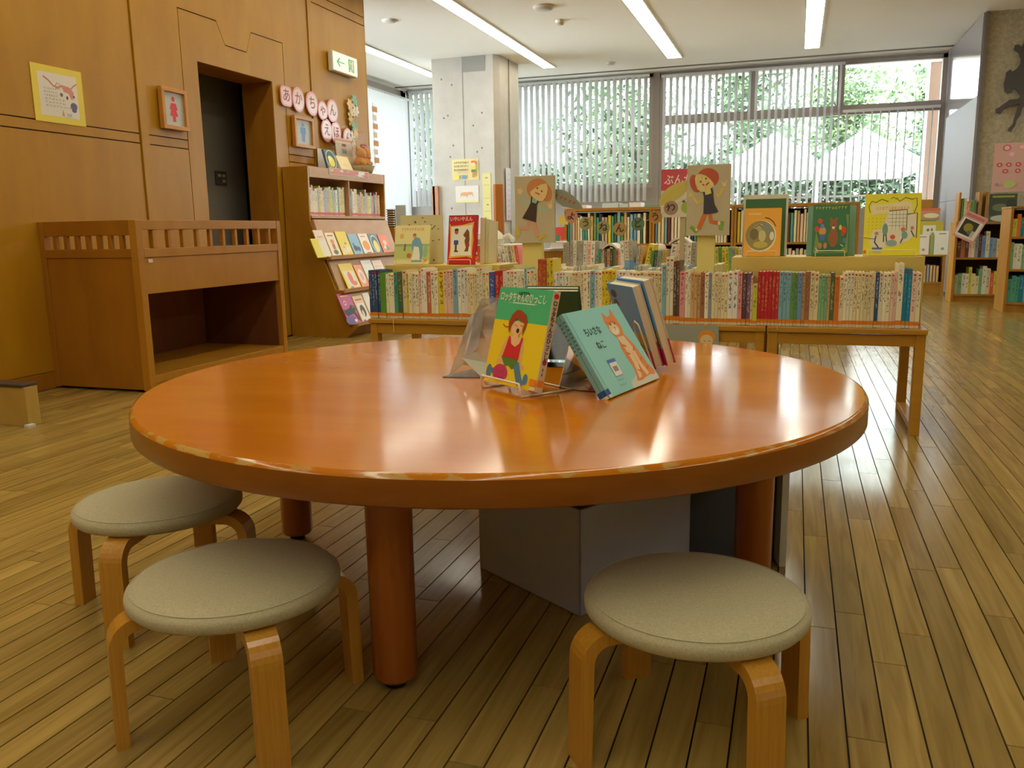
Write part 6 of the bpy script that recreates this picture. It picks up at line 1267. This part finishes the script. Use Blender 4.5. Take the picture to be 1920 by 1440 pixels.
# posters under the window at right
for u0, v0, u1, v1, c, lb, it in ((1722, 391, 1762, 413, (206, 150, 110), 'orange and cream picture strip under the wide window at right', [((226, 210, 160), ell(.6, .4, .35, .2)), ((150, 150, 110), rect(0, 0, 1, .16)), ((210, 110, 70), rect(0, .8, 1, 1))]), (1722, 415, 1768, 442, (206, 188, 60), 'olive-yellow poster with small white panel under the wide window', [((226, 222, 200), rect(.2, .1, .7, .72)), ((150, 110, 90), ell(.4, .4, .06, .1)), ((150, 110, 90), ell(.55, .42, .04, .1))])):
    a, b = aty(u0, v0, 12.6), aty(u1, v1, 12.6); t = flat('poster', (a.x, 12.6, b.z), (1, 0, 0), (0, 0, 1), b.x-a.x, a.z-b.z, c, lb, 'poster'); art('printed_picture', t, b.x-a.x, a.z-b.z, it, step=.0006)
t = empty('display_screen', ((aty(1700, 440, 12.62).x+1.8)/2, 12.66, 0), 'low tan display panel under the wide window holding two posters', 'panel')
obj('board', MB().box(-.38, .10, -.04, .0, .1, 1.2), CASEW, t, .003)
for sx_ in (-.36, .05): obj('foot', MB().box(sx_, sx_+.04, -.15, .12, 0, .1), CASEW, t)
# ================================================================ concrete wall: horse relief and pink poster
HS = [(210, 340), (245, 315), (262, 335), (300, 310), (330, 270), (335, 230), (318, 178), (276, 150), (284, 112), (312, 104), (345, 130), (372, 70), (410, 20), (450, -10), (490, 10), (500, 60), (470, 110), (480, 200), (520, 290), (620, 310), (720, 330), (780, 400), (800, 520), (770, 640), (800, 760), (770, 900), (735, 900), (745, 770), (700, 660), (640, 600), (540, 590), (440, 600), (380, 610), (345, 640), (330, 700), (300, 740), (285, 790), (250, 842), (228, 835), (235, 808), (265, 780), (280, 720), (300, 660), (325, 605), (250, 622), (190, 655), (160, 692), (125, 682), (120, 650), (150, 635), (240, 570), (310, 565), (330, 540), (300, 490), (268, 468), (255, 512), (220, 522), (195, 500), (190, 430), (205, 390)]
P = [aty(1840+x/4.5, 60+y/4.5, 11.1) for x, y in HS]
t = empty('horse_relief', (P[0].x, 11.14, P[0].z), 'black metal silhouette of a rider on a prancing horse, mounted high on concrete wall', 'wall sculpture')
obj('silhouette', MB().prism([(p.x-P[0].x, p.z-P[0].z) for p in P], (0, -.045, 0), (1, 0, 0), (0, 0, 1), (0, 1, 0), .02), M((82, 78, 74), .55), t)
for p in ((.15, -.35), (.6, -.2), (.9, -.3)): obj('mounting_stud', MB().box(p[0], p[0]+.02, -.026, 0, p[1], p[1]+.02), M((60, 56, 50), .5), t)
a, b = aty(1863, 269, 11.13), aty(1858, 361, 11.13)
w_, h_ = 1.05, a.z-b.z
t = flat('pink_poster', (b.x, 11.135, b.z), (1, 0, 0), (0, 0, 1), w_, h_, (230, 186, 170), 'large pale pink poster with red and lilac circles on the concrete wall', 'poster')
it = []
for cx, cy, r, c in ((.12, .90, .065, (196, 100, 110)), (.26, .91, .06, (220, 150, 170)), (.42, .92, .07, (190, 50, 60)), (.58, .91, .06, (220, 150, 180)), (.17, .77, .06, (224, 160, 180)), (.34, .77, .065, (196, 50, 70)), (.5, .76, .06, (214, 150, 190))):
    it += [(c, ell(cx, cy, r*.62, r)), ((234, 190, 180), ell(cx, cy, r*.42, r*.68)) if c[0] > 200 or cx == .12 else ((220, 120, 120), line([(cx-.03, cy), (cx+.03, cy+.01)], .014))]
for i in range(6): it += [((206, 90, 100), ell((.06, .15, .24, .33, .12, .24)[i], .56 if i < 4 else .43, .028, .044)), ((232, 180, 170), ell((.06, .15, .24, .33, .12, .24)[i], .56 if i < 4 else .43, .012, .02))]
it += [((190, 200, 120), ell(.17, .16, .06, .08)), ((130, 130, 110), rect(.42, .60, .70, .63)), ((56, 70, 56), rect(.42, .16, .66, .46)), ((120, 130, 110), ell(.5, .3, .05, .08)), ((170, 150, 130), ell(.05, .16, .02, .03))]
art('printed_picture', t, w_, h_, it, step=.0008)
# small things left of the display tables
t = empty('slatted_rack', (atx(728, 410, -3.6).x, 7.95, 0), 'dark slatted magazine rack on a brown post right of the picture-book rack', 'rack')
a, b = aty(721, 392, 7.95), aty(736, 426, 7.95); t.location = (a.x, 7.95, 0); w_ = b.x-a.x
obj('post', MB().box(-.02, w_+.02, 0, .1, 0, b.z), CASEW, t, .002)
obj('back', MB().box(0, w_, .06, .08, b.z, a.z), M((70, 60, 52), .6), t)
for k in range(8): obj('slat', MB().box(0, w_, .03, .06, b.z+.01+(a.z-b.z)*k/8, b.z+.01+(a.z-b.z)*(k+.5)/8), M((206, 200, 190), .5), t)
a, b = aty(738, 385, 8.3), aty(756, 425, 8.3)
t = flat('blue_sheet', (a.x+.02, 8.3, b.z), (1, 0, 0), (-.28, 0, 1), .12, a.z-b.z, (196, 214, 220), 'pale blue sheet leaning beside the slatted rack', 'sheet'); obj('holder', MB().box(.02, .04, -b.z, 0, -.02, -.006), M((190, 190, 190), .5), t)
# ribbons hanging out of the front row
for u, v, c, lb in ((738, 622, (222, 214, 170), 'cream ribbon bookmark hanging over the table edge at the left end'), (1412, 616, (196, 140, 150), 'pinkish ribbon bookmark hanging below the lime book'), (1457, 619, (222, 206, 70), 'yellow ribbon bookmark hanging below the six red books')):
    a = aty(u, v, YF-.006); tp = Vector((a.x, YF-.006, DTZ+.003))
    t = empty('ribbon_bookmark', tp, lb, 'bookmark')
    obj('ribbon', MB().tube([(0, .038, -.0005), (0, .004, 0), (.001, -.001, -.003), (.001, -.001, a.z-tp.z)], .0014, 5), M(c, .6), t)
